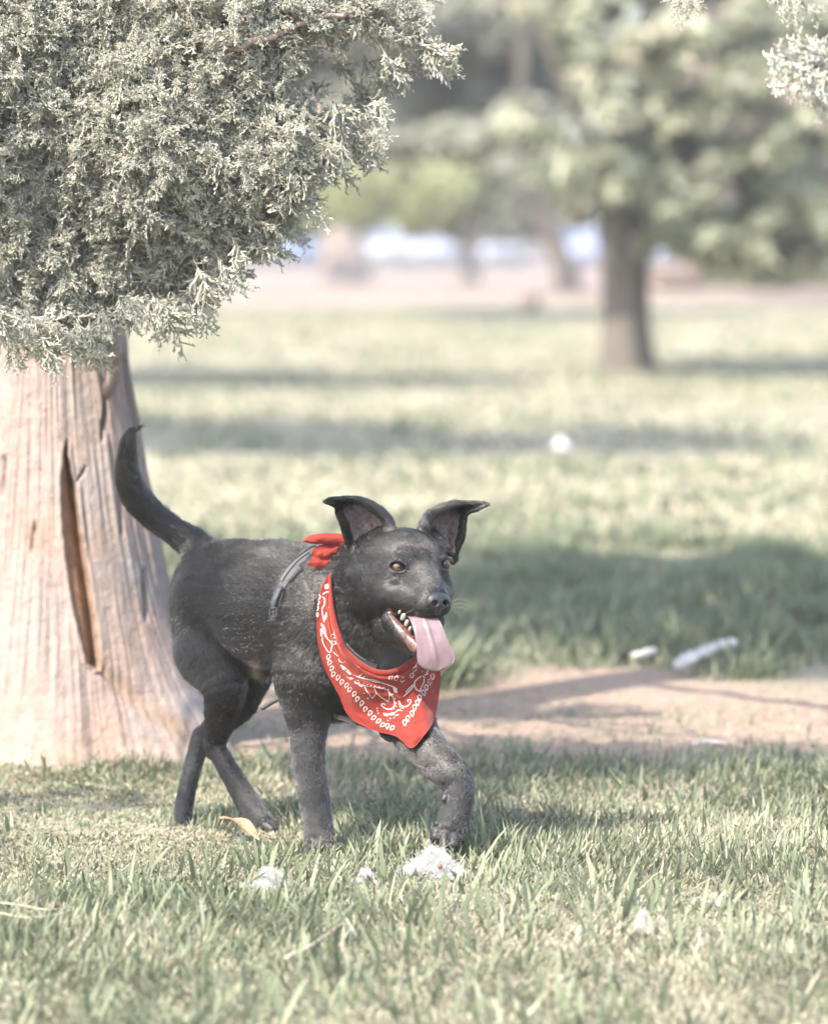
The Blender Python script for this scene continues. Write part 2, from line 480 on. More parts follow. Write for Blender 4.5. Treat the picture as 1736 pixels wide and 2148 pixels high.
    bark = ramp(nt, n1.outputs[0], [(.22, (.14, .112, .098)), (.34, (.22, .183, .165)), (.58, (.265, .226, .207)), (.75, (.305, .268, .25))])
    warm = ramp(nt, n2.outputs[0], [(.4, (1, 1, 1)), (.7, (1.0, .86, .76))])
    ml = nd(nt, 'ShaderNodeMix', data_type='RGBA', blend_type='MULTIPLY'); ml.inputs[0].default_value = .8; nt.links.new(bark, ml.inputs[6]); nt.links.new(warm, ml.inputs[7])
    wood = ramp(nt, n1.outputs[0], [(.3, (.16, .085, .045)), (.7, (.30, .18, .105))])
    red = ramp(nt, n1.outputs[0], [(.3, (.20, .135, .09)), (.7, (.30, .22, .165))])
    src = ml.outputs[2]
    for at, c in (('rub', red), ('hollow', wood)):
        a = nd(nt, 'ShaderNodeAttribute', attribute_name=at); mx = nd(nt, 'ShaderNodeMix', data_type='RGBA')
        nt.links.new(a.outputs['Fac'], mx.inputs[0]); nt.links.new(src, mx.inputs[6]); nt.links.new(c, mx.inputs[7]); src = mx.outputs[2]
    nt.links.new(src, b.inputs['Base Color']); b.inputs['Roughness'].default_value = .9; b.inputs['Specular IOR Level'].default_value = .15
    bp = nd(nt, 'ShaderNodeBump', i_Strength=.8, i_Distance=.012); nt.links.new(n1.outputs[0], bp.inputs['Height']); nt.links.new(bp.outputs[0], b.inputs['Normal'])
    mk('trunk', V.reshape(-1, 3), F, mt, juniper, attrs={'hollow': m.ravel(), 'rub': np.clip(np.maximum(.8 * tr * (1 - m), .45 * sstep(.13, .02, Zz + .12 * (fbm(T * 4, Zz * 9, 77, 3) - .5))), 0, 1).ravel()})
    return mt
m_jbark = juniper_trunk()

# limbs: every one of its own
m_twig = noise_mat('juniper_twig', [(.3, (.16, .115, .095)), (.7, (.31, .245, .21))], scale=60, rough=.85, stretch=(1, 1, 1), bump=.5, bscale=200, bdist=.003)
def limb(pts, r0, r1, m=26, wob=.012, seed=0, mat=None):
    c = spline(pts, m); q = np.random.default_rng(seed)
    c[1:-1] += q.normal(0, wob * .35, (m - 2, 3))
    V, F = tube_mesh(c, np.linspace(r0, r1, m) * (1 + .12 * q.normal(size=m)), 10)
    return mk('branch', V, F, mat or m_twig, juniper)
def tp(z, a=0, f=.0):
    x, y = trunk_c(z); return (float(x) + f * math.cos(a), float(y) + f * math.sin(a), z)
limb([tp(.66, -.6, .03), P(236, 800, 7.36), P(233, 690, 7.27), P(231, 600, 7.22), P(238, 480, 7.15), P(300, 330, 7.0)], .017, .011, seed=1, mat=m_jbark, wob=.004)
LIMBS = [[tp(1.0), P(180, 380, 7.0), P(300, 180, 6.75), P(475, 108, 6.50), P(560, 76, 6.475), P(638, 48, 6.50), P(760, 10, 6.5)],
         [tp(1.25), P(60, 200, 7.1), P(190, 120, 6.85), P(300, 125, 6.66), P(420, 160, 6.64), P(520, 230, 6.85), P(600, 300, 6.95)],
         [tp(1.45), P(250, 0, 7.1), P(500, -60, 6.9), P(760, -40, 6.75), P(880, 20, 6.7)],
         [tp(1.1), P(150, 420, 7.0), P(330, 380, 6.9), P(450, 420, 6.85), P(560, 440, 6.8)],
         [tp(.95), P(110, 520, 7.1), P(100, 590, 6.85), P(140, 660, 6.7), P(190, 720, 6.62)],
         [tp(1.2), (-.9, 7.1, 1.3), (-1.1, 6.7, 1.4), (-1.3, 6.3, 1.35)],
         [tp(1.3), P(420, 250, 7.25), P(600, 180, 7.15), P(680, 250, 7.1), P(720, 310, 7.05)],
         [tp(2.0), (-.3, 7.0, 2.05), (.15, 6.6, 1.95), (.5, 6.2, 1.75), (.66, 5.85, 1.47), (.64, 5.72, 1.33)],
         [tp(2.4), (-1.2, 8.0, 2.9), (-1.7, 8.6, 3.2)], [tp(2.6), (-.2, 8.0, 3.0), (.1, 8.6, 3.2)], [tp(2.2), (-1.3, 7.0, 2.7), (-1.8, 6.6, 2.9)]]
for k, L in enumerate(LIMBS):
    limb(L, [.0075, .008, .014, .011, .011, .016, .011, .02, .03, .03, .03][k], .0035, seed=k + 5, m=40 if k < 8 else 16)

# sprays ------------------------------------------------------------
def spray_proto(r, fine=True):
    """one flat-ish spray of scale-leaved branchlets along +x, about 1 unit long: list of segments (a, b, radius, tint)"""
    segs = []
    def grow(p, d, L, lev, n):
        k = max(2, int(L / .092)); step = L / k; side = 1
        for q in range(k):
            d = unit(d + r.normal(0, .10 if lev == 0 else .22, 3)); e = p + d * step
            segs.append((p, e, .012 if lev == 0 else .0165 if lev == 1 else .0205, lev, q == k - 1))
            p = e
            if lev < n:
                for sgn in ((1, -1) if r.random() < .55 else ((1,) if (q % 2) else (-1,))):
                    ax = unit(np.array([0, .25 * r.normal(), 1.0 + .3 * r.normal()]))
                    ang = sgn * r.uniform(.5, .95)
                    c, s = math.cos(ang), math.sin(ang)
                    dd = d * c + np.cross(ax, d) * s + ax * (ax @ d) * (1 - c)
                    dd = unit(dd + np.array([0, 0, r.normal(0, .30)]))
                    fr = 1 - q / k
                    grow(p, dd, L * (r.uniform(.36, .60) if lev == 0 else r.uniform(.24, .42)) * (.45 + .65 * fr), lev + 1, n)
    grow(np.zeros(3), np.array([1.0, 0, 0]), 1.0, 0, 2)
    return segs
def spray_mesh(segs, r):
    V, F, T = [], [], []; n = 0
    for a, b, rad, lev, tip in segs:
        d = unit(b - a); s = unit(np.cross(d, [.3, .2, 1])); t = np.cross(s, d)
        e = b + d * (rad * .5)
        r1 = rad * (1.0 if not tip else .8)
        ring = [s, -.5 * s + .87 * t, -.5 * s - .87 * t]
        V += [a + rad * .85 * q for q in ring] + [b + r1 * q for q in ring] + [e + d * rad * .7]
        for k in range(3):
            m = (k + 1) % 3
            F += [(n + k, n + m, n + 3 + m), (n + k, n + 3 + m, n + 3 + k), (n + 3 + k, n + 3 + m, n + 6)]
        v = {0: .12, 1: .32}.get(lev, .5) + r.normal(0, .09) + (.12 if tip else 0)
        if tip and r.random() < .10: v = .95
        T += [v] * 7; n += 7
    return np.array(V), np.array(F), np.array(T)
rj = np.random.default_rng(12)
PROTO = [spray_mesh(spray_proto(rj), rj) for _ in range(9)]
LOD = [spray_mesh(spray_proto(rj, False), rj) for _ in range(5)]
def rot_to(d, roll):
    d = unit(d); s = unit(np.cross(d, np.array([0.02, .05, 1.0]))); t = np.cross(s, d)
    c, q = math.cos(roll), math.sin(roll)
    return np.stack([d, s * c + t * q, -s * q + t * c], 1)
def scatter(items, protos, r):
    Vs, Fs, Ts = [], [], []; n = 0
    for p, d, L, roll, dt in items:
        V, F, T = protos[r.integers(len(protos))]
        V = V @ (rot_to(d, roll).T * L) if False else (V * L) @ rot_to(d, roll).T
        V[:, 2] -= .08 * L * ((V ** 2).sum(1) / L ** 2)           # tips sag
        Vs.append(V + p); Fs.append(F + n); Ts.append(T + dt); n += len(V)
    return np.concatenate(Vs), np.concatenate(Fs), np.concatenate(Ts)
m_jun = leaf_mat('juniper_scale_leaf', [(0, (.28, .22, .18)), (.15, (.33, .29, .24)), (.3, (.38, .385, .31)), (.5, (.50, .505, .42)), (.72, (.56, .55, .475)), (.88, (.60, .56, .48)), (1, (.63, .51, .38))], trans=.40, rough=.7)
POLY = np.array([(-260, -230), (640, -230), (830, -130), (890, -40), (900, 60), (915, 105), (892, 140), (850, 112), (800, 120), (780, 170), (782, 250), (745, 318), (705, 335), (660, 385), (628, 375), (628, 440), (612, 486), (550, 512), (492, 548), (452, 545), (435, 600), (380, 628), (338, 655), (295, 640), (250, 650), (232, 715), (212, 745), (165, 735), (110, 715), (60, 738), (18, 705), (0, 660), (-60, 670), (-170, 600), (-260, 560)], float)
def inside(u, v, poly):
    c = np.zeros(u.shape, bool); j = len(poly) - 1
    for i in range(len(poly)):
        a, b = poly[i], poly[j]
        x = ((a[1] > v) != (b[1] > v)) & (u < (b[0] - a[0]) * (v - a[1]) / (b[1] - a[1] + 1e-9) + a[0])
        c ^= x; j = i
    return c
LIT = [((-.02, 6.25, .56), .17), ((-.07, 6.36, .36), .20), ((-.15, 6.36, .12), .11), ((-.21, 6.42, .36), .12), ((.05, 6.22, .16), .12), ((-.2, 6.5, .5), .10),
       ((-.62, 7.22, .25), .30), ((-.62, 7.25, .55), .20), ((-.35, 7.2, .08), .22), ((.5, 6.5, .03), .35), ((-.5, 6.1, .03), .22), ((.15, 7.75, .0), .12), ((.55, 8.0, .0), .12), ((.0, 5.6, 0), .5), ((.1, 8.4, 0), .16), ((.9, 8.3, 0), .2), ((.5, 7.6, 0), .12), ((1.0, 7.2, 0), .5), ((-.45, 7.7, 0), .2)]
LIT += [(P(325, 1092, 6.68), .055), (P(345, 1100, 6.68), .045), (P(364, 1290, 6.58), .035), (P(275, 985, 6.68), .02), (P(525, 1185, 6.6), .035), (P(475, 1170, 6.62), .022), (P(395, 1620, 6.64), .03), (P(525, 1640, 6.57), .02), (P(600, 1230, 6.5), .06), (P(585, 1330, 6.5), .05)]
def shades_lit(p, L):
    """would a spray here put its shadow on something that stands in the sun?"""
    for c, rad in LIT:
        q = p - np.array(c); t = q @ TO_SUN
        if t > 0 and np.linalg.norm(q - t * TO_SUN) < rad + L * .25: return True
    return False
def shades_dirt(p):
    """keeps most of the bare soil and the lawn past the shade in the sun, leaving long streaks of shadow"""
    g = p - TO_SUN * (p[2] / TO_SUN[2])
    if -.75 < g[0] < 1.7 and 7.35 < g[1] < 9.0: return fbm(np.array([g[0] * 1.6]), np.array([g[1] * 6.0]), 231, 3)[0] < .55
    return g[1] > 11.7 and -.6 < g[0] < 2.2
def visible_sprays():
    items = []
    def hang(u, v):
        # sprays fan outwards and droop
        du, dv = (u - 150) / 600, (v - 150) / 500
        return unit(np.array([.65 * du + rj.normal(0, .6), -.45 + rj.normal(0, .55), .05 - .55 * dv + rj.normal(0, .6)]))
    pts = []
    n = 26500
    u = rj.uniform(-260, 930, n); v = rj.uniform(-230, 770, n)
    ok = inside(u, v, POLY)
    dens = fbm(u / 105, v / 90, 131, 3)
    thin = np.exp(-(((u - 655) / 75) ** 2 + ((v - 225) / 110) ** 2)) + .6 * np.exp(-(((u - 770) / 60) ** 2 + ((v - 120) / 60) ** 2))
    low = sstep(560, 700, v)
    ok &= rj.random(n) < np.clip(.55 * sstep(.28, .52, dens) + .62 - 1.25 * thin - .55 * low - .35 * sstep(560, 660, u), .035, 1)
    ed = np.full(n, 1e9)                                     # thinner towards the rim of the crown
    for a_, b_ in zip(POLY, np.roll(POLY, -1, 0)):
        ba = b_ - a_; q = np.stack([u, v], 1) - a_; t_ = np.clip((q @ ba) / (ba @ ba), 0, 1); ed = np.minimum(ed, np.linalg.norm(q - t_[:, None] * ba, axis=1))
    ok &= rj.random(n) < .22 + .78 * sstep(5, 95, ed) * np.where((u < -60) | (v < -60), .55, 1)
    u, v, dens = u[ok], v[ok], dens[ok]
    for a, b, q in zip(u, v, dens):
        front = 6.46 + .11 * fbm(np.array([a / 160]), np.array([b / 140]), 141, 2)[0]
        Y = front + abs(rj.normal(0, .08)) + .30 * rj.random() ** 4 + .1 * sstep(300, 600, b)
        if (b < -30 or a < -60) and (shades_dirt(P(a, b, Y)) or shades_lit(P(a, b, Y), .04)): continue
        d = hang(a, b); L = rj.uniform(.030, .052)
        p0 = P(a, b, Y); tip = p0 + d * L
        # keep the spray's tip inside the crown outline
        tu, tv = U0 + tip[0] / tip[1] * FPX, VH + (CAM_H - tip[2]) / tip[1] * FPX
        if not inside(np.array([tu]), np.array([tv]), POLY)[0] and rj.random() < .72: continue
        items.append((p0, d, L, rj.uniform(-.9, .9) + (0 if rj.random() < .5 else 1.2), rj.normal(0, .04) + .10 * (q - .5)))
    return items
vis = visible_sprays()
# strands that hang free at the rim of the crown
for (u, v) in ((905, 110), (880, 60), (930, 130), (740, 320), (700, 330), (755, 270), (600, 470), (628, 452), (570, 505), (440, 600), (335, 660), (445, 630), (232, 728), (200, 735), (60, 722), (110, 715), (30, 690), (470, 580), (410, 640), (360, 670), (290, 668), (255, 690), (212, 742), (150, 735), (85, 738), (30, 715), (640, 430), (655, 400), (690, 360), (770, 300), (800, 190), (835, 150), (530, 545), (500, 570), (640, 360), (655, 385), (610, 380), (560, 370), (785, 240), (540, 300), (560, 340), (620, 250)):
    for k in range(4):
        Y = 6.5 + .25 * rj.random(); p0 = P(u - rj.uniform(10, 70), v - rj.uniform(20, 80), Y)
        vis.append((p0, unit(P(u, v, Y) - p0 + rj.normal(0, .012, 3)), rj.uniform(.04, .085), rj.uniform(-1, 1), rj.normal(0, .05)))
for (u, v, du, dv, L, Y) in ((1745, 138, -1, .12, .100, 5.78), (1748, 128, -1, -.10, .085, 5.80), (1742, 150, -1, .28, .078, 5.76), (1738, 140, -.9, -.35, .06, 5.78), (1735, 158, -.8, .55, .05, 5.75), (1750, 170, -.9, .35, .06, 5.75), (1752, 120, -1, -.05, .075, 5.8),
                         (1750, 205, -.6, .5, .035, 5.75), (1752, 225, -.8, .3, .03, 5.75), (1418, -30, .25, 1, .055, 5.95), (1436, -42, .3, 1, .06, 5.95), (1648, -28, .5, 1, .055, 5.9), (1660, -40, .6, 1, .06, 5.85), (1630, -45, .1, 1, .05, 5.95)):
    vis.append((P(u, v, Y), np.array([du, -.1, -dv]), L, rj.uniform(-.5, .5) + 1.2, .10))
    vis.append((P(u + 8, v - 6, Y + .02), np.array([du, .15, -dv + .1]), L * .8, rj.uniform(-.5, .5) + 1.2, .05))
V, F, T = scatter(vis, PROTO, rj)
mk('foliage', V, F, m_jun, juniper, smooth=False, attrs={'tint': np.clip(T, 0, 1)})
# the rest of the crown: left of the frame, overhead and behind
items = []
def blob(c, rad, n, L0, L1, sh=True):
    c = np.array(c)
    for _ in range(n):
        q = unit(rj.normal(size=3)) * rj.random() ** .45 * np.array(rad); p = c + q
        if sh and (shades_lit(p, L1) or shades_dirt(p)): continue
        u, v = U0 + p[0] / p[1] * FPX, VH + (CAM_H - p[2]) / p[1] * FPX
        if -170 < u < 1880 and v > -150: continue
        if p[2] > 1.9:                                        # the upper crown is broken by gaps that let the sun through
            g = p - TO_SUN * (p[2] / TO_SUN[2])
            if fbm(np.array([g[0] * 1.9 + 3]), np.array([g[1] * 1.5]), 201, 3)[0] > .495: continue
        items.append((p, unit(q + np.array([0, 0, -.35]) + rj.normal(0, .3, 3)), rj.uniform(L0, L1), rj.uniform(-3, 3), rj.normal(0, .06)))
# ragged clumps out of view, placed to dapple the dog's hindquarters
for _ in range(190):
    u, v = rj.uniform(235, 600), rj.uniform(880, 1700)
    if v > 1420 and not (380 < u < 600): continue
    if u > 540 and (v > 1330 or rj.random() < .55): continue
    if any(math.hypot(u - a, v - b) < q for a, b, q in ((335, 1092, 78), (362, 1290, 52), (275, 985, 40), (530, 1185, 52), (470, 1165, 34), (525, 1640, 40), (395, 1620, 48), (600, 1230, 75))): continue
    p = P(u, v, 6.60) + TO_SUN * rj.uniform(1.12, 1.4)
    for _k in range(4):
        q = p + rj.normal(0, .012, 3)
        if shades_lit(q, .03): continue
        items.append((q, unit(rj.normal(size=3)), rj.uniform(.04, .065), rj.uniform(-3, 3), rj.normal(0, .06)))
blob((-1.40, 6.4, 1.35), (.3, .45, .35), 150, .10, .16)
blob((-1.3, 7.6, 1.5), (.6, .8, .5), 500, .14, .22)
blob((-.6, 7.3, 2.0), (.6, .5, .25), 200, .14, .22)
blob((.3, 6.4, 1.95), (.35, .4, .18), 50, .10, .15)
blob((-1.05, 8.7, 3.0), (1.05, 1.5, .8), 1750, .20, .32)
blob((-.1, 8.9, 3.3), (.9, 1.2, .6), 900, .20, .32)
blob((-.6, 7.6, 3.6), (.7, .8, .7), 500, .20, .3)
for _ in range(1500):                                        # depth behind the sunny front of the crown
    u, v = rj.uniform(-260, 780), rj.uniform(-230, 560)
    if not inside(np.array([u + 70.]), np.array([v + 60.]), POLY)[0] or (u > 540 and v > 60): continue
    p = P(u, v, rj.uniform(6.75, 7.6))
    if shades_dirt(p) or shades_lit(p, .05): continue
    items.append((p, unit(rj.normal(size=3) + np.array([0, 0, -.3])), rj.uniform(.07, .12), rj.uniform(-3, 3), rj.normal(0, .06)))
V, F, T = scatter(items, LOD, rj)
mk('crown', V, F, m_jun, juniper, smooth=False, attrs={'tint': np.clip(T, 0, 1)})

# ================================================================== BACKGROUND TREES
def leaf_cards(clusters, n, size, r, flat=.0, tint=(.5, .2)):
    """many small faces spread through ellipsoid clusters (centre, radii); denser at the rims"""
    vol = np.array([max(c[1][0] * c[1][2], c[1][0] * c[1][1]) * (c[2] if len(c) > 2 else 1) for c in clusters]); k = r.choice(len(clusters), n, p=vol / vol.sum())
    C = np.array([c[0] for c in clusters])[k]; Rr = np.array([c[1] for c in clusters])[k]
    d = unit(r.normal(size=(n, 3))); rad = r.random(n) ** .5
    p = C + d * rad[:, None] * Rr
    nrm = unit(d * .7 + r.normal(0, .6, (n, 3)) + np.array([0, 0, .35]))
    s = unit(np.cross(nrm, r.normal(size=(n, 3)))); t = np.cross(nrm, s)
    L = size * (.55 + .9 * r.random(n)); W = L * r.uniform(.35, .6, n)
    V = np.stack([p - s * (L / 2)[:, None], p + t * (W / 2)[:, None] + nrm * (.1 * L)[:, None], p + s * (L / 2)[:, None], p - t * (W / 2)[:, None] + nrm * (.1 * L)[:, None]], 1)
    F = np.arange(4 * n).reshape(n, 4)
    ct = r.normal(0, tint[1] * .5, len(clusters))[k]
    T = np.clip(tint[0] + ct + r.normal(0, tint[1] * .6, n), 0, 1)
    return V.reshape(-1, 3), F, np.repeat(T, 4)
m_conifer = leaf_mat('cedar_foliage', [(0, (.12, .13, .09)), (.4, (.23, .25, .175)), (.7, (.36, .375, .27)), (1, (.45, .43, .33))], trans=.25)
m_leaf = leaf_mat('broadleaf_foliage', [(0, (.17, .19, .09)), (.45, (.34, .36, .19)), (.75, (.46, .46, .27)), (1, (.54, .52, .34))], trans=.45)
m_dark = leaf_mat('shade_tree_foliage', [(0, (.12, .125, .10)), (.5, (.24, .245, .195)), (1, (.40, .39, .31))], trans=.25)
m_grey = leaf_mat('dry_tree_foliage', [(0, (.18, .145, .12)), (.45, (.35, .28, .235)), (.75, (.46, .36, .305)), (1, (.54, .43, .37))], trans=.25)
m_bark2 = noise_mat('park_tree_bark', [(.3, (.075, .065, .055)), (.7, (.155, .135, .115))], scale=14, rough=.9, stretch=(1, 1, .25), bump=.8, bscale=30, bdist=.02)
m_bark3 = noise_mat('pale_tree_bark', [(.3, (.20, .165, .145)), (.7, (.37, .31, .275))], scale=10, rough=.9, stretch=(1, 1, .25), bump=.8, bscale=24, bdist=.03)
def px_r(w, Y): return w / 2 * Y / FPX
def bark_trunk(pts, rads, mat, parent, name='trunk', seed=0):
    c = spline(pts, 40); rr = spline(np.array(rads, float)[:, None], 40)[:, 0]
    T, N, B = frames(c); na = 28; th = np.arange(na) * 2 * math.pi / na
    k = fbm(np.cos(th)[None] * 2.5 + 5 + 0 * rr[:, None], np.sin(th)[None] * 2.5 + np.linspace(0, 6, 40)[:, None], seed, 3) - .5
    R = rr[:, None] * (1 + .28 * k)
    V = c[:, None] + R[..., None] * (np.cos(th)[None, :, None] * N[:, None] + np.sin(th)[None, :, None] * B[:, None])
    i, j = np.meshgrid(np.arange(39), np.arange(na), indexing='ij')
    F = np.stack([i * na + j, i * na + (j + 1) % na, (i + 1) * na + (j + 1) % na, (i + 1) * na + j], -1).reshape(-1, 4)
    return mk(name, V.reshape(-1, 3), F, mat, parent)
rb = np.random.default_rng(33)
def pc(u, v, Y, ru, rv, rd=None, wt=1):
    """cluster given by where it stands in the picture and how far away"""
    s = Y / FPX
    return (P(u, v, Y), (ru * s, (rd or .75 * max(ru, rv)) * s, rv * s), wt)
def tree(name, label, group, base_u, Y, trunks, clusters, n, size, mat, bark, tint=(.5, .2), limbs=(), parts=1):
    b = P(base_u, 0, Y); b[2] = ground_z(Y)
    root = empty(name, b, label, 'tree', group)
    for q, (pts, w) in enumerate(trunks):
        c = [P(u, v, Y + dy) for u, v, dy in pts]
        if q == 0: c[0] = np.array([c[0][0], c[0][1], ground_z(Y) - .1])
        bark_trunk(c, [px_r(x, Y) for x in w], bark, root, 'trunk' if q == 0 else 'branch', seed=q)
    V, F, T = leaf_cards(clusters, n, size, rb, tint=tint)
    mk('crown', V, F, mat, root, smooth=False, attrs={'tint': T})
    return root
GR = 'park trees on the far lawn'
# the nearest of them, right of centre
Y1 = 26.4
cl = []
for a in ((1195, 335, 120, 34), (1290, 378, 100, 40), (1225, 395, 70, 34), (1165, 372, 60, 24), (1395, 335, 110, 50), (1480, 420, 110, 44), (1640, 405, 110, 60), (1450, 500, 110, 26), (1570, 515, 130, 40), (1660, 545, 110, 42), (1740, 500, 80, 60), (1600, 470, 120, 30),
          (1290, 60, 120, 60), (1320, 130, 110, 70), (1240, 170, 60, 50), (1420, 130, 110, 60), (1500, 215, 120, 50), (1640, 170, 120, 70), (1700, 300, 100, 60), (1560, 60, 140, 60), (1340, 240, 80, 40), (1580, 320, 90, 40), (1720, 60, 90, 70), (1200, -10, 100, 50), (1100, 250, 60, 30)):
    for _k in range(9):                                      # each bough is a loose row of small tufts
        t_ = rb.uniform(-1, 1); sz = rb.uniform(.18, .42)
        cl.append(pc(a[0] + t_ * a[2], a[1] + rb.normal(0, .5) * a[3] + .25 * a[3] * t_ * t_, Y1 + rb.uniform(-1.4, .8), a[2] * sz, a[3] * rb.uniform(.25, .6), a[2] * sz))
for _ in range(46):                                          # small loose sprays between the boughs
    a = (rb.uniform(1180, 1800), rb.uniform(-40, 470)); cl.append(pc(a[0], a[1], Y1 + rb.uniform(-1.6, 1.4), rb.uniform(22, 60), rb.uniform(12, 30), None, .7))
for a in ((1200, -260, 280, 100), (1060, -340, 260, 120)):
    cl.append(pc(a[0], a[1], Y1 - .2, a[2], a[3], a[2], .8))
t1 = tree('cedar_tree', 'nearest park tree, dark straight trunk standing alone right of centre', GR, 1315, Y1,
     [([(1316, 785, 0), (1313, 735, 0), (1310, 640, 0), (1308, 520, 0), (1310, 440, 0), (1330, 330, 0), (1370, 180, 0), (1400, -150, 0), (1410, -420, 0)], [150, 112, 100, 104, 112, 84, 62, 44, 16]),
      ([(1285, 440, -.1), (1262, 360, -.4), (1238, 285, -.6), (1195, 215, -.7), (1162, 130, -.8), (1135, 40, -.8), (1120, -80, -.8)], [50, 32, 24, 22, 20, 18, 10]),
      ([(1340, 430, 0), (1420, 360, -.3), (1500, 300, -.5), (1620, 250, -.6), (1740, 210, -.5)], [60, 46, 38, 30, 18]),
      ([(1330, 440, 0), (1400, 430, -.3), (1520, 450, -.5), (1640, 480, -.6)], [46, 34, 24, 14])],
     cl, 24000, .17, m_conifer, m_bark2, tint=(.58, .34))
# bushy dark grove behind the juniper's tip
cl = [pc(a, b, 40 + rb.uniform(-2, 2), c, d) for a, b, c, d in ((760, 230, 130, 70), (900, 190, 130, 90), (1030, 200, 120, 110), (1000, 60, 160, 90), (860, 60, 140, 80), (1140, 120, 110, 140), (1110, 260, 80, 60), (720, 290, 90, 40), (820, 300, 100, 34), (960, 290, 90, 40))]
cl += [pc(a, b, 40 + rb.uniform(-1, 2), c, d, None, .5) for a, b, c, d in ((690, 45, 110, 60), (715, 135, 120, 60), (640, 170, 90, 50), (640, -60, 160, 70), (640, -140, 220, 90), (560, -250, 260, 150), (850, -300, 260, 120))]
tree('shade_tree', 'dark spreading tree whose shaded crown fills the top centre', GR, 130, 40,
     [([(130, 680, 0), (130, 640, 0), (140, 500, 0), (160, 300, 0), (240, 60, 0), (420, -160, 0), (700, -300, 0)], [80, 64, 58, 56, 50, 46, 20]), ([(200, 160, 0), (480, 60, -.3), (760, 110, -.5), (960, 60, -.5), (1085, 10, -.5), (1090, 240, -.5)], [40, 36, 30, 30, 34, 12])],
     cl, 26000, .22, m_dark, m_bark2, tint=(.45, .3))
# yellow-green broadleaf tree
cl = [pc(a, b + 16, 62 + rb.uniform(-2, 2), c, d) for a, b, c, d in ((690, 395, 60, 55), (760, 400, 70, 60), (850, 385, 80, 62), (930, 390, 80, 66), (1010, 395, 80, 66), (1060, 430, 60, 46), (985, 310, 60, 34), (900, 330, 80, 40), (800, 345, 70, 34), (1090, 380, 50, 40), (980, 455, 70, 36), (880, 450, 50, 26), (640, 420, 50, 60))]
tree('broadleaf_tree', 'low yellow-green leafy tree in front of the parked cars', GR, 985, 62,
     [([(985, 600, 0), (985, 560, 0), (984, 480, 0), (980, 400, 0), (960, 300, 0)], [46, 36, 32, 34, 20])], cl, 17000, .30, m_leaf, m_bark3, tint=(.55, .26))
# thick pale trunk left of it
cl = [pc(a, b, 70 + rb.uniform(-2, 2), c, d) for a, b, c, d in ((650, 380, 80, 50), (760, 350, 90, 50), (700, 290, 120, 50), (600, 430, 70, 60), (820, 300, 90, 50), (540, 380, 100, 80))]
tree('shade_tree', 'thick pale trunk left of centre under low leaves', GR, 725, 70,
     [([(725, 580, 0), (724, 560, 0), (720, 520, 0), (716, 450, 0), (720, 340, 0), (740, 220, 0)], [118, 96, 84, 86, 80, 40])], cl, 12000, .3, m_leaf, m_bark3, tint=(.45, .25))
# leaning trunk
cl = [pc(a, b, 56 + rb.uniform(-2, 2), c, d) for a, b, c, d in ((1110, 425, 60, 36), (1150, 395, 60, 34), (1060, 480, 40, 24), (1190, 410, 50, 26), (1120, 350, 80, 40), (1105, 480, 36, 22))]
tree('leaning_tree', 'dark trunk leaning left beside the nearest park tree', GR, 1185, 56,
     [([(1192, 600, 0), (1186, 570, 0), (1160, 500, 0), (1128, 430, 0), (1090, 340, 0)], [60, 52, 46, 50, 30])], cl, 7000, .26, m_dark, m_bark2, tint=(.5, .28))
# dry pinkish crowns at the right
cl = [pc(a, b, 50 + rb.uniform(-3, 3), c, d) for a, b, c, d in ((1400, 250, 120, 90), (1520, 330, 130, 80), (1620, 260, 120, 90), (1480, 120, 140, 90), (1680, 380, 100, 60), (1700, 180, 130, 120), (1560, 10, 200, 80), (1780, 320, 100, 140))]
tree('dry_tree', 'brownish half-dry tree showing between the boughs at right', GR, 1900, 50,
     [([(1900, 640, 0), (1900, 600, 0), (1890, 500, 0), (1840, 380, 0), (1700, 200, 0), (1560, 20, 0)], [70, 56, 50, 50, 44, 20]), ([(1850, 400, 0), (1640, 330, 0), (1500, 270, 0), (1380, 160, 0)], [40, 36, 28, 14])],
     cl, 17000, .26, m_grey, m_bark3, tint=(.5, .3))
# low green shrubs along the far lawn at right
for k, (u, w, h) in enumerate(((1420, 50, 46), (1505, 60, 70), (1610, 66, 84), (1715, 70, 92))):
    Ys = 58 + 3 * (k % 2); b = P(u, 0, Ys); b[2] = ground_z(Ys); s = Ys / FPX
    sh = empty('shrub', b, ['pale low shrub just right of the nearest park tree', 'green shrub second from the nearest park tree', 'broad green shrub under the right-hand boughs', 'tallest green shrub at the right edge of the far lawn'][k], 'shrub', 'shrubs along the far lawn')
    V, F, T = leaf_cards([(b + np.array([0, 0, h * .5 * s]), (w * s, w * s, h * .55 * s)), (b + np.array([w * .5 * s, 0, h * .4 * s]), (w * .6 * s, w * .6 * s, h * .4 * s))], 3000, .2, rb, tint=(.4 + .05 * k, .25))
    mk('leaves', V, F, m_leaf if k else m_grey, sh, smooth=False, attrs={'tint': T})
    V, F = tube_mesh(np.array([b, b + np.array([.05, 0, h * .5 * s])]), [.06, .03], 8); mk('stem', V, F, m_bark2, sh)
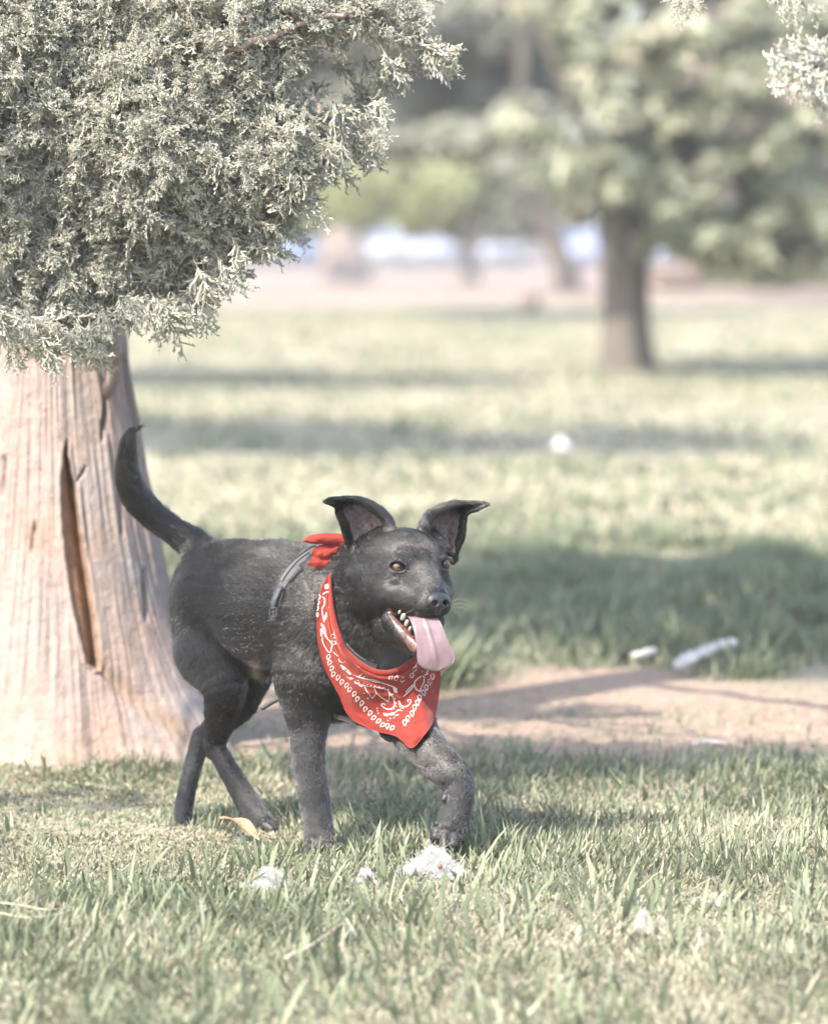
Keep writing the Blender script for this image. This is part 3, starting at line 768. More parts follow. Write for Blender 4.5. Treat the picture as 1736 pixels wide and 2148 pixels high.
# trees standing left of the frame, whose shade crosses the lawn
for k, (x, y, z, rx, ry, rz, n) in enumerate(((-2.5, 15.9, 4.2, 1.5, 1.5, .8, 8000), (-4.4, 22.5, 4.8, 2.4, 1.6, 1.0, 9000))):
    root = empty('shade_tree', (x - 1.2, y, 0), ['spreading tree standing left of the frame, nearer of two', 'spreading tree standing left of the frame, farther of two'][k], 'tree', GR)
    b = np.array([x - 1.2, y, -.1])
    bark_trunk([b, b + [0, 0, 1.2], b + [.3, 0, 2.6], np.array([x, y, z + .2])], [.26, .2, .17, .06], m_bark2, root, seed=k)
    V, F, T = leaf_cards([((x, y, z), (rx, ry, rz)), ((x - 1.4, y + .3, z + .4), (rx * .8, ry, rz)), ((x + .9, y - .4, z + .1), (rx * .6, ry * .7, rz * .7))], n, .22, rb, tint=(.45, .25))
    g = V[::4] - TO_SUN * (V[::4, 2:] / TO_SUN[2]); keep_ = fbm(g[:, 0] * .9, g[:, 1] * .55, 211 + k, 3) < (.66, .60)[k]      # broken crown
    keep_ &= np.hypot(g[:, 0] - .65, g[:, 1] - 16.9) > .42
    F = F[keep_]
    mk('crown', V, F, m_dark, root, smooth=False, attrs={'tint': T})
# far wood closing the view
cl = []
for k in range(80):
    Yk = rb.uniform(178, 205); x = rb.uniform(-40, 40)
    cl.append(((x, Yk, rb.uniform(1.5, 11)), (rb.uniform(2, 4), rb.uniform(2, 4), rb.uniform(1.5, 3.5))))
for k in range(24):
    cl.append(((-42 + 3.6 * k, 210, 6), (3.0, 2, 8)))
V, F, T = leaf_cards(cl, 60000, .9, rb, tint=(.55, .3))
wood = mk('far_wood', V, F, m_conifer, None, smooth=False, attrs={'tint': T})
tag(wood, 'far belt of grey-green trees closing the view behind the cars', 'woodland', kind='stuff')
# ================================================================== DOG
# modelled as one distance field in photo-pixel units (about 0.8 mm each), then turned into metres
DS, DY = 6.5 / FPX, 6.5
def DW(p):
    p = np.asarray(p, float)
    return P(p[..., 0], p[..., 1], DY + p[..., 2] * DS)

class Field:
    def __init__(s, lo, hi, h):
        s.lo, s.h = np.array(lo, float), h
        s.n = np.ceil((np.array(hi, float) - s.lo) / h).astype(int) + 1
        s.F = np.full(s.n, 200.0, np.float32)
    def region(s, lo, hi):
        a = np.clip(np.floor((np.asarray(lo) - s.lo) / s.h).astype(int), 0, s.n - 1)
        b = np.clip(np.ceil((np.asarray(hi) - s.lo) / s.h).astype(int) + 1, 1, s.n)
        if np.any(b <= a): return None
        sl = tuple(slice(i, j) for i, j in zip(a, b))
        ax = [(s.lo[k] + s.h * np.arange(a[k], b[k])).astype(np.float32) for k in range(3)]
        return sl, np.stack(np.meshgrid(*ax, indexing='ij'), -1)
    def apply(s, prim, mode='u', k=10.0):
        lo, hi = prim.bounds(); m = k * 1.2 + 3 * s.h
        r = s.region(lo - m, hi + m)
        if r is None: return
        sl, p = r; d = prim.dist(p).astype(np.float32); f = s.F[sl]
        if mode == 'u':
            hh = np.maximum(k - np.abs(f - d), 0) / k
            s.F[sl] = np.minimum(f, d) - hh * hh * k * 0.25
        else:
            hh = np.maximum(k - np.abs(f + d), 0) / k
            s.F[sl] = np.maximum(f, -d) + hh * hh * k * 0.25
    def sample(s, p):
        q = np.clip((np.asarray(p, float) - s.lo) / s.h, 0, s.n - 1.001)
        i = q.astype(int); f = q - i; r = 0
        for dx in (0, 1):
            for dy in (0, 1):
                for dz in (0, 1):
                    w = (f[..., 0] if dx else 1 - f[..., 0]) * (f[..., 1] if dy else 1 - f[..., 1]) * (f[..., 2] if dz else 1 - f[..., 2])
                    r = r + w * s.F[i[..., 0] + dx, i[..., 1] + dy, i[..., 2] + dz]
        return r
    def grad(s, p):
        e = s.h; g = []
        for k in range(3):
            d = np.zeros(3); d[k] = e
            g.append(s.sample(p + d) - s.sample(p - d))
        return unit(np.stack(g, -1))
    def hit(s, u, v):
        """depth of the first surface seen from the camera at u,v (nan: none)"""
        u = np.atleast_1d(u); v = np.atleast_1d(v)
        i = np.clip(np.round((u - s.lo[0]) / s.h).astype(int), 0, s.n[0] - 1)
        j = np.clip(np.round((v - s.lo[1]) / s.h).astype(int), 0, s.n[1] - 1)
        c = s.F[i, j, :] < 0
        k = np.argmax(c, 1).astype(float)
        k[~c.any(1)] = np.nan
        return s.lo[2] + k * s.h
    def mesh(s):
        F = s.F; ins = F < 0
        S = lambda A, o: A[o[0]:A.shape[0] - 1 + o[0], o[1]:A.shape[1] - 1 + o[1], o[2]:A.shape[2] - 1 + o[2]]
        corners = [(a, b, c) for a in (0, 1) for b in (0, 1) for c in (0, 1)]
        cnt = sum(S(ins, o).astype(np.int8) for o in corners)
        act = (cnt > 0) & (cnt < 8)
        idx = np.full(act.shape, -1, np.int32); cells = np.argwhere(act); idx[act] = np.arange(len(cells))
        acc = np.zeros((len(cells), 3)); num = np.zeros(len(cells))
        for a in corners:
            for k in range(3):
                if a[k]: continue
                b = list(a); b[k] = 1
                fa = F[cells[:, 0] + a[0], cells[:, 1] + a[1], cells[:, 2] + a[2]]
                fb = F[cells[:, 0] + b[0], cells[:, 1] + b[1], cells[:, 2] + b[2]]
                x = (fa < 0) != (fb < 0); t = fa[x] / (fa[x] - fb[x])
                q = np.tile(np.array(a, float), (x.sum(), 1)); q[:, k] += t
                acc[x] += q; num[x] += 1
        V = s.lo + s.h * (cells + acc / num[:, None])
        quads = []
        for k in range(3):
            i, j = [(1, 2), (2, 0), (0, 1)][k]
            A = [slice(None)] * 3; B = [slice(None)] * 3
            A[k] = slice(0, -1); B[k] = slice(1, None)
            x = ins[tuple(A)] != ins[tuple(B)]
            e = np.argwhere(x)
            e = e[(e[:, i] > 0) & (e[:, j] > 0) & (e[:, i] < act.shape[i]) & (e[:, j] < act.shape[j])]
            def c(di, dj):
                q = e.copy(); q[:, i] -= di; q[:, j] -= dj
                return idx[q[:, 0], q[:, 1], q[:, 2]]
            Q = np.stack([c(1, 1), c(0, 1), c(0, 0), c(1, 0)], 1)
            inside0 = ins[e[:, 0], e[:, 1], e[:, 2]]
            Q[~inside0] = Q[~inside0][:, ::-1]
            quads.append(Q)
        return V, np.concatenate(quads)[:, ::-1]       # (u right, v down, w away) is left-handed in the world

class Cap:
    """round cone from a to b, optional flattening along an axis"""
    def __init__(s, a, ra, b, rb, flow=None, hair=9.0, k=14.0):
        s.a, s.b, s.ra, s.rb = np.array(a, float), np.array(b, float), ra, rb
        s.flow = unit(np.array(flow, float)) if flow is not None else unit(s.b - s.a)
        s.hair, s.k = hair, k
    def bounds(s):
        return np.minimum(s.a - s.ra, s.b - s.rb), np.maximum(s.a + s.ra, s.b + s.rb)
    def dist(s, p):
        ba = s.b - s.a; pa = p - s.a
        t = np.clip((pa @ ba) / max(ba @ ba, 1e-6), 0, 1)
        q = pa - t[..., None] * ba
        return np.sqrt((q * q).sum(-1)) - (s.ra + (s.rb - s.ra) * t)
class Ell:
    def __init__(s, c, r, axes=None, flow=(0, 1, 0), hair=9.0, k=14.0):
        s.c, s.r = np.array(c, float), np.array(r, float)
        s.A = np.array(axes, float) if axes is not None else np.eye(3)
        s.flow, s.hair, s.k = unit(np.array(flow, float)), hair, k
    def bounds(s):
        m = s.r.max(); return s.c - m, s.c + m
    def dist(s, p):
        q = (p - s.c) @ s.A.T.astype(p.dtype)
        k0 = np.sqrt(((q / s.r) ** 2).sum(-1)); k1 = np.sqrt(((q / (s.r * s.r)) ** 2).sum(-1))
        return k0 * (k0 - 1) / np.maximum(k1, 1e-6)

class Chain:
    """tapering limb through several joints"""
    def __init__(s, pts, rad, k=14.0, sub=5):
        s.P = spline(pts, (len(pts) - 1) * sub + 1); s.R = spline(np.array(rad, float)[:, None], (len(pts) - 1) * sub + 1)[:, 0]; s.k = k
    def bounds(s): return (s.P - s.R[:, None]).min(0), (s.P + s.R[:, None]).max(0)
    def dist(s, p):
        out = np.full(p.shape[:-1], 1e3, np.float32)
        for a, b, ra, rb in zip(s.P[:-1], s.P[1:], s.R[:-1], s.R[1:]):
            out = np.minimum(out, Cap(a, ra, b, rb).dist(p))
        return out
# ---- head frame: x to the dog's left, y up, z towards the nose
HY = math.radians(27)
XH = np.array([math.cos(HY), -0.06, math.sin(HY)]); ZH = np.array([math.sin(HY), 0, -math.cos(HY)]); YH = np.array([0.05, -1.0, 0])
HE = np.array([883.0, 1186.0, -310.0])
def H(x, y, z): return HE + x * XH + y * YH + z * ZH
HAX = np.array([unit(XH), unit(YH), unit(ZH)])

FLOWS = []
def build_field():
    R = []
    def cap(a, ra, b, rb, **kw): R.append(('u', Cap(a, ra, b, rb, **kw)))
    def ell(c, r, **kw): R.append(('u', Ell(c, r, **kw)))
    back = (-0.75, 0.15, 0.6); down = (0, 1, 0.05)
    # trunk
    cap((690, 1285, -85), 128, (575, 1272, 50), 126, flow=back, hair=11)
    cap((575, 1272, 50), 126, (490, 1250, 140), 108, flow=back, hair=10, k=30)
    cap((490, 1250, 140), 106, (452, 1238, 195), 92, flow=back, hair=10, k=30)
    cap((640, 1215, 10), 70, (460, 1205, 180), 58, flow=back, hair=10, k=30)        # back line
    # neck
    cap((800, 1190, -200), 74, (700, 1235, -70), 88, flow=back, hair=12, k=30)
    cap((800, 1215, -215), 74, (765, 1340, -140), 98, flow=(-.25, .95, .1), hair=13, k=30)
    cap((765, 1340, -140), 98, (790, 1418, -130), 92, flow=down, hair=12, k=30)
    cap((790, 1415, -140), 88, (700, 1430, -70), 84, flow=down, hair=10, k=30)
    def chain(js, hair, k=14.0):
        pts, rad = [q[:3] for q in js], [q[3] for q in js]
        c = Chain(pts, rad, k); R.append(('u', c))
        for a, b, ra, rb in zip(c.P[:-1], c.P[1:], c.R[:-1], c.R[1:]): FLOWS.append(Cap(a, ra, b, rb, hair=hair))
    # right shoulder, foreleg on the ground
    cap((655, 1290, -110), 84, (652, 1420, -120), 74, flow=(-.45, .85, .1), hair=11, k=16)
    chain([(652, 1410, -120, 72), (647, 1470, -124, 56), (646, 1530, -132, 39), (647, 1600, -150, 32.5), (657, 1655, -162, 30.5), (665, 1710, -172, 28.5), (670, 1752, -182, 30)], 8, 20)
    cap((668, 1752, -180), 29, (678, 1772, -196), 26, flow=down, hair=5, k=6)
    for du in (-24, -8, 10, 25):
        cap((672 + du * .7, 1764, -195), 13, (676 + du, 1779, -214), 11.5, flow=down, hair=4, k=5)
    # left shoulder, raised foreleg
    cap((835, 1385, -110), 78, (848, 1480, -140), 60, flow=down, hair=10, k=24)
    chain([(848, 1480, -145, 58), (876, 1548, -205, 47), (910, 1588, -245, 42), (946, 1624, -285, 37), (963, 1652, -302, 31), (957, 1695, -312, 31), (945, 1738, -320, 33)], 6, 20)
    ell((942, 1745, -322), (32, 28, 26), flow=(-.2, 1, 0), hair=5, k=6)
    cap((934, 1672, -326), 7, (931, 1677, -330), 5.5, flow=down, hair=0.0, k=4)
    for (a, b) in (((918, 1742, -335), (914, 1757, -345)), ((934, 1755, -345), (931, 1773, -356)), ((952, 1756, -342), (950, 1774, -352)), ((966, 1742, -330), (964, 1760, -338))):
        cap(a, 14, b, 11.5, flow=down, hair=4, k=4)
    # right hind leg (near side)
    cap((438, 1270, 150), 80, (440, 1370, 128), 70, flow=(-.1, 1, 0), hair=9, k=26)
    chain([(440, 1365, 128, 70), (470, 1440, 93, 47), (463, 1505, 114, 33), (450, 1560, 140, 19.5)], 8, 20)
    cap((444, 1552, 148), 12, (447, 1575, 144), 16, flow=down, hair=6, k=8)
    chain([(451, 1566, 139, 20), (472, 1602, 124, 20.5), (497, 1645, 108, 22), (524, 1690, 92, 25), (550, 1721, 70, 21)], 6, 9)
    for dv, dw in ((-6, 12), (2, 2), (8, -8), (10, -18)):
        cap((556, 1722 + dv, 66 + dw), 11, (571, 1731 + dv, 54 + dw), 9.5, flow=(.6, .8, 0), hair=4, k=5)
    # left hind leg (far side)
    cap((490, 1300, 235), 72, (515, 1400, 175), 58, flow=(.1, 1, 0), hair=9, k=20)
    chain([(515, 1395, 176, 57), (500, 1465, 178, 44), (462, 1515, 192, 29), (428, 1545, 207, 20)], 8, 16)
    cap((421, 1538, 213), 13, (419, 1562, 208), 18, flow=down, hair=6, k=8)
    chain([(421, 1556, 206, 20), (405, 1605, 195, 19), (392, 1660, 183, 18.5), (385, 1705, 172, 19), (391, 1732, 152, 20)], 5, 8)
    # belly: loose skin fold and tuft
    cap((505, 1360, 100), 42, (548, 1402, 70), 20, flow=(.5, .8, 0), hair=14, k=24)
    cap((530, 1398, 85), 19, (548, 1414, 72), 11, flow=(.6, .8, 0), hair=16, k=10)
    # tail
    tp = np.array([(432, 1175, 205), (405, 1142, 218), (360, 1110, 226), (318, 1078, 230), (285, 1040, 232), (270, 1000, 232), (267, 962, 230), (269, 930, 228), (276, 908, 226), (292, 897, 224)], float)
    tr = [42, 33, 27, 28, 29, 25, 20, 15.5, 8, 2.5]
    chain([(*p_, r_) for p_, r_ in zip(tp, tr)], 13, 18)
    # ---- head
    bk = -ZH * .8 + np.array([0, .1, 0])
    ell(H(0, 16, -72), (82, 62, 86), axes=HAX, flow=bk - .55 * np.array([0, 1, 0]), hair=6, k=26)
    for sx in (-1, 1):
        lat = sx * XH
        cap(H(26 * sx, 10, -30), 36, H(46 * sx, 2, -56), 34, flow=bk + .5 * lat - .4 * np.array([0, 1, 0]), hair=5, k=20)
        cap(H(46 * sx, -26, -34), 33, H(66 * sx, -30, -78), 36, flow=bk + .3 * lat + .3 * np.array([0, 1, 0]), hair=6, k=22)
        cap(H(50 * sx, -66, -48), 38, H(56 * sx, -62, -85), 44, flow=bk + .2 * lat + .5 * np.array([0, 1, 0]), hair=8, k=24)
        cap(H(25 * sx, -70, 14), 33, H(16 * sx, -83, 58), 25.5, flow=bk + .4 * lat + .55 * np.array([0, 1, 0]), hair=4, k=14)
        cap(H(58 * sx, -58, -22), 28, H(27 * sx, -71, 14), 31, flow=bk + .3 * lat + .4 * np.array([0, 1, 0]), hair=5, k=18)
    cap(H(0, -4, -18), 40, H(0, -58, 52), 27, flow=bk - .6 * np.array([0, 1, 0]), hair=4, k=22)
    cap(H(0, -70, 58), 24, H(0, -86, 64), 22, flow=(0, 1, 0), hair=3, k=12)
    cap((756, 1163, -222), 17, (800, 1132, -226), 22, flow=(-.3, -.9, .2), hair=7, k=14)
    cap((944, 1170, -196), 13, (905, 1132, -206), 20, flow=(.3, -.9, .2), hair=7, k=14)
    # lower jaw
    cap((818, 1300, -318), 17, (846, 1332, -338), 16, flow=(-.6, .5, .5), hair=5, k=10)
    cap((846, 1332, -338), 16, (880, 1362, -362), 15, flow=(-.6, .5, .5), hair=5, k=10)
    cap((880, 1362, -362), 15, (905, 1352, -356), 13, flow=(-.3, .8, .5), hair=4, k=10)
    cap((905, 1352, -356), 13, (920, 1300, -318), 12, flow=(0, .8, .5), hair=4, k=10)
    cap((815, 1315, -270), 34, (880, 1352, -335), 22, flow=(-.6, .5, .5), hair=7, k=16)
    # ears (thin shells)
    earR = [[(742, 1168, -232), (782, 1152, -195), (822, 1110, -262)], [(727, 1134, -240), (772, 1108, -188), (817, 1092, -258)],
            [(719, 1106, -245), (762, 1078, -192), (802, 1073, -255)], [(709, 1080, -250), (745, 1058, -202), (780, 1058, -252)],
            [(706, 1066, -256), (735, 1049, -218), (760, 1049, -250)], [(700, 1060, -268), (718, 1047, -245), (736, 1046, -252)], [(684, 1053, -275), (690, 1048, -268), (700, 1046, -262)]]
    earL = [[(951, 1172, -200), (932, 1162, -178), (884, 1108, -238)], [(962, 1147, -208), (930, 1122, -165), (890, 1090, -232)],
            [(971, 1124, -214), (935, 1091, -168), (903, 1075, -230)], [(974, 1098, -220), (945, 1070, -178), (924, 1063, -230)],
            [(979, 1078, -226), (963, 1060, -195), (948, 1056, -230)], [(1000, 1069, -240), (993, 1058, -218), (984, 1054, -230)], [(1021, 1059, -242), (1018, 1056, -235), (1012, 1055, -236)]]
    ears = []
    for rows in (earR, earL):
        rows = np.array(rows, float)
        S = np.stack([spline(rows[:, j], 34) for j in range(3)], 1)     # (34,3,3)
        t = np.linspace(0, 1, 30)[None, :, None]
        l, m, r = S[:, None, 0], S[:, None, 1], S[:, None, 2]
        c = 2 * m - 0.5 * (l + r)
        ears.append((1 - t) ** 2 * l + 2 * t * (1 - t) * c + t * t * r)
    for rows, sg in ((earR, -1), (earL, 1)):               # rolled inner rim of each ear
        c = Chain([np.array(q[2]) + [sg * 4, 4, 4] for q in rows[:5]], [13, 11, 9.5, 8, 5], 7); R.append(('u', c))
        for a, b, ra, rb in zip(c.P[:-1], c.P[1:], c.R[:-1], c.R[1:]): FLOWS.append(Cap(a, ra, b, rb, hair=6))
    return R, ears

PRIMS, EARS = build_field()
GH = 2.5
fld = Field((225, 880, -440), (1040, 1800, 330), GH)
for mode, p in PRIMS:
    fld.apply(p, mode, p.k)
for ear in EARS:
    lo, hi = ear.reshape(-1, 3).min(0), ear.reshape(-1, 3).max(0)
    sl, pts = fld.region(lo - 22, hi + 22)
    d = np.full(pts.shape[:3], 99.0, np.float32)
    for i in range(ear.shape[0]):
        rr = 5.0 - 1.3 * i / ear.shape[0]
        for j in range(ear.shape[1]):
            c = ear[i, j]; r2 = fld.region(c - 14, c + 14)
            s2 = tuple(slice(a.start - b.start, a.stop - b.start) for a, b in zip(r2[0], sl))
            q = r2[1] - c.astype(np.float32)
            d[s2] = np.minimum(d[s2], np.sqrt((q * q).sum(-1)) - rr)
    f = fld.F[sl]; k = 12.0
    hh = np.maximum(k - np.abs(f - d), 0) / k
    fld.F[sl] = np.minimum(f, d) - hh * hh * k * .25
# carve: mouth, eye openings, mouth corner crease, brow hollows
LIP = spline([(815, 1278), (822, 1287), (838, 1307), (856, 1332), (869, 1354)], 40)
for a, ra, b, rb, k in (((838, 1288, -345), 10, (872, 1318, -372), 19, 5), ((872, 1318, -372), 19, (900, 1335, -385), 20, 5),
                        ((812, 1271, -350), 2.5, (840, 1288, -350), 8, 4), ((838, 1290, -320), 13, (885, 1322, -340), 22, 5)):
    fld.apply(Cap(a, ra, b, rb), 's', k)
EYES = []
for (u, v, a, b, tilt) in ((834.5, 1189.0, 15.5, 8.8, 0.10), (932.5, 1183.0, 11.5, 8.8, -0.05)):
    w = float(fld.hit(u, v)[0])
    ax = np.array([[math.cos(tilt), math.sin(tilt), 0.0], [-math.sin(tilt), math.cos(tilt), 0], [0, 0, 1]])
    for t0, t1, rr_, lift in ((math.pi * .97, math.pi * .03, 2.8, .8), (math.pi * 1.04, math.pi * 1.96, 2.0, 0)):   # lids
        th = np.linspace(t0, t1, 9)
        q = np.stack([u + np.cos(th) * (a + 3) * ax[0, 0] - np.sin(th) * (b + 3.4) * -ax[1, 0] * -1, v - np.sin(th) * (b + 3.4) + np.cos(th) * (a + 3) * ax[0, 1]], 1)
        qw = np.clip(fld.hit(q[:, 0], q[:, 1]), w - 14, w + 14)
        for i in range(8):
            fld.apply(Cap((*q[i], qw[i] + rr_ - 1 - lift), rr_, (*q[i + 1], qw[i + 1] + rr_ - 1 - lift), rr_), 'u', 5)
    fld.apply(Ell((u, v, w - 1), (a + .8, b + .4, 15), axes=ax), 's', 3)
    EYES.append((u, v, w, a, b, tilt))
for sx in (-1, 1):
    pass
bV, bF = fld.mesh()

def near_poly(pts, line):
    d = np.full(len(pts), 1e9)
    for a, b in zip(line[:-1], line[1:]):
        ba = b - a; t = np.clip(((pts - a) @ ba) / (ba @ ba + 1e-9), 0, 1)
        d = np.minimum(d, np.linalg.norm(pts - a - t[:, None] * ba, axis=1))
    return d

def ear_inner(V, N):
    """1 where a point lies on the hollow front face of an ear"""
    out = np.zeros(len(V))
    for ear in EARS:
        pts = ear.reshape(-1, 3); lo, hi = pts.min(0) - 9, pts.max(0) + 9
        idx = np.where(np.all((V > lo) & (V < hi), 1))[0]
        if not len(idx): continue
        sub = V[idx]
        E = ear[:24, 4:-5].reshape(-1, 3)
        tt = np.repeat(np.linspace(0, 1, 24), ear[:24, 4:-5].shape[1])
        best = np.full(len(sub), 1e9); bt = np.zeros(len(sub))
        for s in range(0, len(sub), 4000):
            dd = np.linalg.norm(sub[s:s + 4000, None] - E[None], axis=2)
            k = dd.argmin(1); best[s:s + 4000] = dd[np.arange(len(k)), k]; bt[s:s + 4000] = tt[k]
        front = sstep(.15, .5, -N[idx, 2])
        out[idx] = np.maximum(out[idx], (best < 9) * front * sstep(1.0, .55, bt) )
    return out

bN = fld.grad(bV)
lipd = near_poly(bV[:, :2], LIP)
headm = (bV[:, 2] < -250)
lw_ = 4 + 8 * sstep(1278, 1330, bV[:, 1])
pink = np.where(headm & (lipd < lw_ + 3) & (bV[:, 2] < -300), sstep(lw_ + 3, lw_, lipd), 0)
inmouth = headm & (bV[:, 0] > 818) & (bV[:, 0] < 925) & (bV[:, 1] > 1272) & (bV[:, 1] < 1350) & (bN[:, 1] < .25) & (fld.sample(bV + np.array([0, -14, -6])) < 18)
cav = np.zeros(len(bV))
for a, ra, b, rb in (((838, 1288, -345), 10, (872, 1318, -372), 19), ((872, 1318, -372), 19, (900, 1335, -385), 20), ((838, 1290, -320), 13, (885, 1322, -340), 22)):
    cav = np.maximum(cav, sstep(3.5, 1.0, np.abs(Cap(a, ra, b, rb).dist(bV))))
cav *= headm
earin = ear_inner(bV, bN)
pad = np.zeros(len(bV))
for c, r in (((934, 1674, -330), 12), ((928, 1780, -360), 11), ((950, 1781, -352), 11), ((938, 1768, -352), 8)):
    pad = np.maximum(pad, sstep(r, r - 3, np.linalg.norm(bV - np.array(c, float), axis=1)))
eyerim = np.zeros(len(bV))
for (u, v, w, a, b, tilt) in EYES:
    q = bV[:, :2] - np.array([u, v])
    x = q[:, 0] * math.cos(tilt) + q[:, 1] * math.sin(tilt); y = -q[:, 0] * math.sin(tilt) + q[:, 1] * math.cos(tilt)
    e = np.sqrt((x / (a + 3.5)) ** 2 + (y / (b + 3.2)) ** 2)
    eyerim = np.maximum(eyerim, sstep(1.15, 1.0, e) * (bV[:, 2] < -230))
skin_pink = np.clip(np.maximum(pink, cav * .8) , 0, 1)

m_skin, nt, b = mat_new('dog_skin')
tc = nd(nt, 'ShaderNodeTexCoord')
nz = nd(nt, 'ShaderNodeTexNoise', i_Scale=160, i_Detail=4); nt.links.new(tc.outputs['Object'], nz.inputs['Vector'])
base = ramp(nt, nz.outputs[0], [(0.3, (.004, .0035, .0035)), (0.7, (.010, .0085, .008))])
lipc = ramp(nt, nz.outputs[0], [(0.3, (.05, .022, .018)), (0.7, (.13, .062, .053))])
earc = ramp(nt, nz.outputs[0], [(0.3, (.08, .058, .058)), (0.7, (.21, .165, .165))])
padc = ramp(nt, nz.outputs[0], [(0.3, (.015, .014, .014)), (0.7, (.035, .032, .032))])
src = base
for attr, c in (('pink', lipc), ('earskin', earc), ('pad', padc)):
    at = nd(nt, 'ShaderNodeAttribute', attribute_name=attr)
    mx = nd(nt, 'ShaderNodeMix', data_type='RGBA')
    nt.links.new(at.outputs['Fac'], mx.inputs[0]); nt.links.new(src, mx.inputs[6]); nt.links.new(c, mx.inputs[7]); src = mx.outputs[2]
nt.links.new(src, b.inputs['Base Color'])
at = nd(nt, 'ShaderNodeAttribute', attribute_name='pink')
rr = nd(nt, 'ShaderNodeMapRange'); rr.inputs[3].default_value = .55; rr.inputs[4].default_value = .28
nt.links.new(at.outputs['Fac'], rr.inputs[0]); nt.links.new(rr.outputs[0], b.inputs['Roughness'])
bp = nd(nt, 'ShaderNodeBump', i_Strength=.4, i_Distance=.002); nt.links.new(nz.outputs[0], bp.inputs['Height']); nt.links.new(bp.outputs[0], b.inputs['Normal'])

dog_base = np.array([-.16, 6.5, 0.0])
dog = empty('dog', dog_base, 'black short-haired dog trotting across the grass with tongue out and one forepaw raised', 'dog')
body = mk('body', DW(bV), bF, m_skin, dog, attrs={'pink': skin_pink, 'earskin': earin, 'pad': pad})

# ---------------------------------------------------------------- bandana (hugs neck and chest)
BT = np.array([(692, 1204), (693, 1238), (695, 1271), (701, 1304), (710, 1332), (722, 1360), (742, 1382), (766, 1399), (792, 1409), (815, 1410), (836, 1404), (855, 1392), (872, 1381), (888, 1374), (903, 1370), (914, 1368)], float)
BB = np.array([(688, 1207), (673, 1235), (665, 1278), (664, 1318), (669, 1362), (682, 1405), (709, 1455), (733, 1504), (781, 1531), (831, 1545), (862, 1569), (889, 1543), (908, 1513), (919, 1466), (923, 1415), (921, 1376)], float)
NA, NB = 150, 60
tT, tB = spline(BT, NA), spline(BB, NA)
bb = np.linspace(0, 1, NB)[None, :, None]
cl = tT[:, None] * (1 - bb) + tB[:, None] * bb
hitw = fld.hit(cl[..., 0].ravel(), cl[..., 1].ravel()).reshape(NA, NB)
bad = np.isnan(hitw) | (hitw > -60) & (cl[..., 0] > 735) | (hitw < -262)
lim = np.where(bad, 1e3, hitw - 10)
# start from a smooth fill of the seen depths
wz = np.where(bad, np.nan, hitw - 10)
colm = np.nanmean(wz, 1)
aa = np.arange(NA); okm = ~np.isnan(colm)
colm = np.interp(aa, aa[okm], colm[okm])
wz = np.where(np.isnan(wz), colm[:, None], wz)
for it in range(400):
    pw = np.pad(wz, 1, mode='edge')
    pw[0] = 2 * pw[1] - pw[2]; pw[-1] = 2 * pw[-2] - pw[-3]
    avg = .25 * (pw[:-2, 1:-1] + pw[2:, 1:-1] + pw[1:-1, :-2] + pw[1:-1, 2:])
    wz = np.minimum(.5 * wz + .5 * avg, lim)
ai = np.linspace(0, 1, NA)[:, None]; bi = np.linspace(0, 1, NB)[None, :]
mid = np.exp(-((ai - .52) / .33) ** 2)
wid = sstep(0, .25, ai) * sstep(1, .8, ai)
folds = (9.5 * np.exp(-((bi - .10) / .05) ** 2) + 4.0 * np.exp(-((bi - .24 - .05 * np.sin(5 * ai)) / .035) ** 2) * sstep(.75, .5, ai)
         + 3.0 * np.exp(-((bi - .40 + .25 * (ai - .5)) / .04) ** 2) * sstep(.3, .45, ai) * sstep(.75, .55, ai))
drape = 4.0 * np.sin(9 * ai + 2.5 * bi) * sstep(.25, .9, bi) + 6 * np.exp(-((ai - .80 + .05 * bi) / .03) ** 2) * sstep(.2, .6, bi) + 5 * np.exp(-((ai - .7) / .02) ** 2) * sstep(.6, 1, bi)
wz = wz - wid * (folds + drape) - 3.0 * (fbm(ai * 18 + bi * 0, bi * 9 + ai * 0, 5) - .5) * 2
clo = np.concatenate([cl, wz[..., None]], 2)
def grid_faces(na, nb, off=0):
    i, j = np.meshgrid(np.arange(na - 1), np.arange(nb - 1), indexing='ij')
    return np.stack([i * nb + j, i * nb + j + 1, (i + 1) * nb + j + 1, (i + 1) * nb + j], -1).reshape(-1, 4) + off
def shell(grid, th):
    """two-sided sheet with closed rim from a (na,nb,3) grid in world space"""
    na, nb = grid.shape[:2]
    du = np.gradient(grid, axis=0); dv = np.gradient(grid, axis=1); n = unit(np.cross(du, dv))
    V = np.concatenate([(grid + n * th / 2).reshape(-1, 3), (grid - n * th / 2).reshape(-1, 3)])
    f = grid_faces(na, nb); m = na * nb
    rim = np.concatenate([np.arange(nb), np.arange(1, na) * nb + nb - 1, (na - 1) * nb + np.arange(nb - 2, -1, -1), np.arange(na - 2, 0, -1) * nb])
    r2 = np.roll(rim, -1)
    side = np.stack([rim, r2, r2 + m, rim + m], 1)
    return V, np.concatenate([f, f[:, ::-1] + m, side])
m_band, nt, b = mat_new('bandana_cotton')
tc = nd(nt, 'ShaderNodeTexCoord')
nz = nd(nt, 'ShaderNodeTexNoise', i_Scale=35, i_Detail=5); nt.links.new(tc.outputs['Object'], nz.inputs['Vector'])
nt.links.new(ramp(nt, nz.outputs[0], [(.3, (.15, .0175, .0125)), (.7, (.205, .026, .018))]), b.inputs['Base Color'])
b.inputs['Roughness'].default_value = .85; b.inputs['Specular IOR Level'].default_value = .15
b.inputs['Transmission Weight'].default_value = 0.0
b.inputs['Sheen Weight'].default_value = .25; b.inputs['Sheen Tint'].default_value = (1, .6, .5, 1)
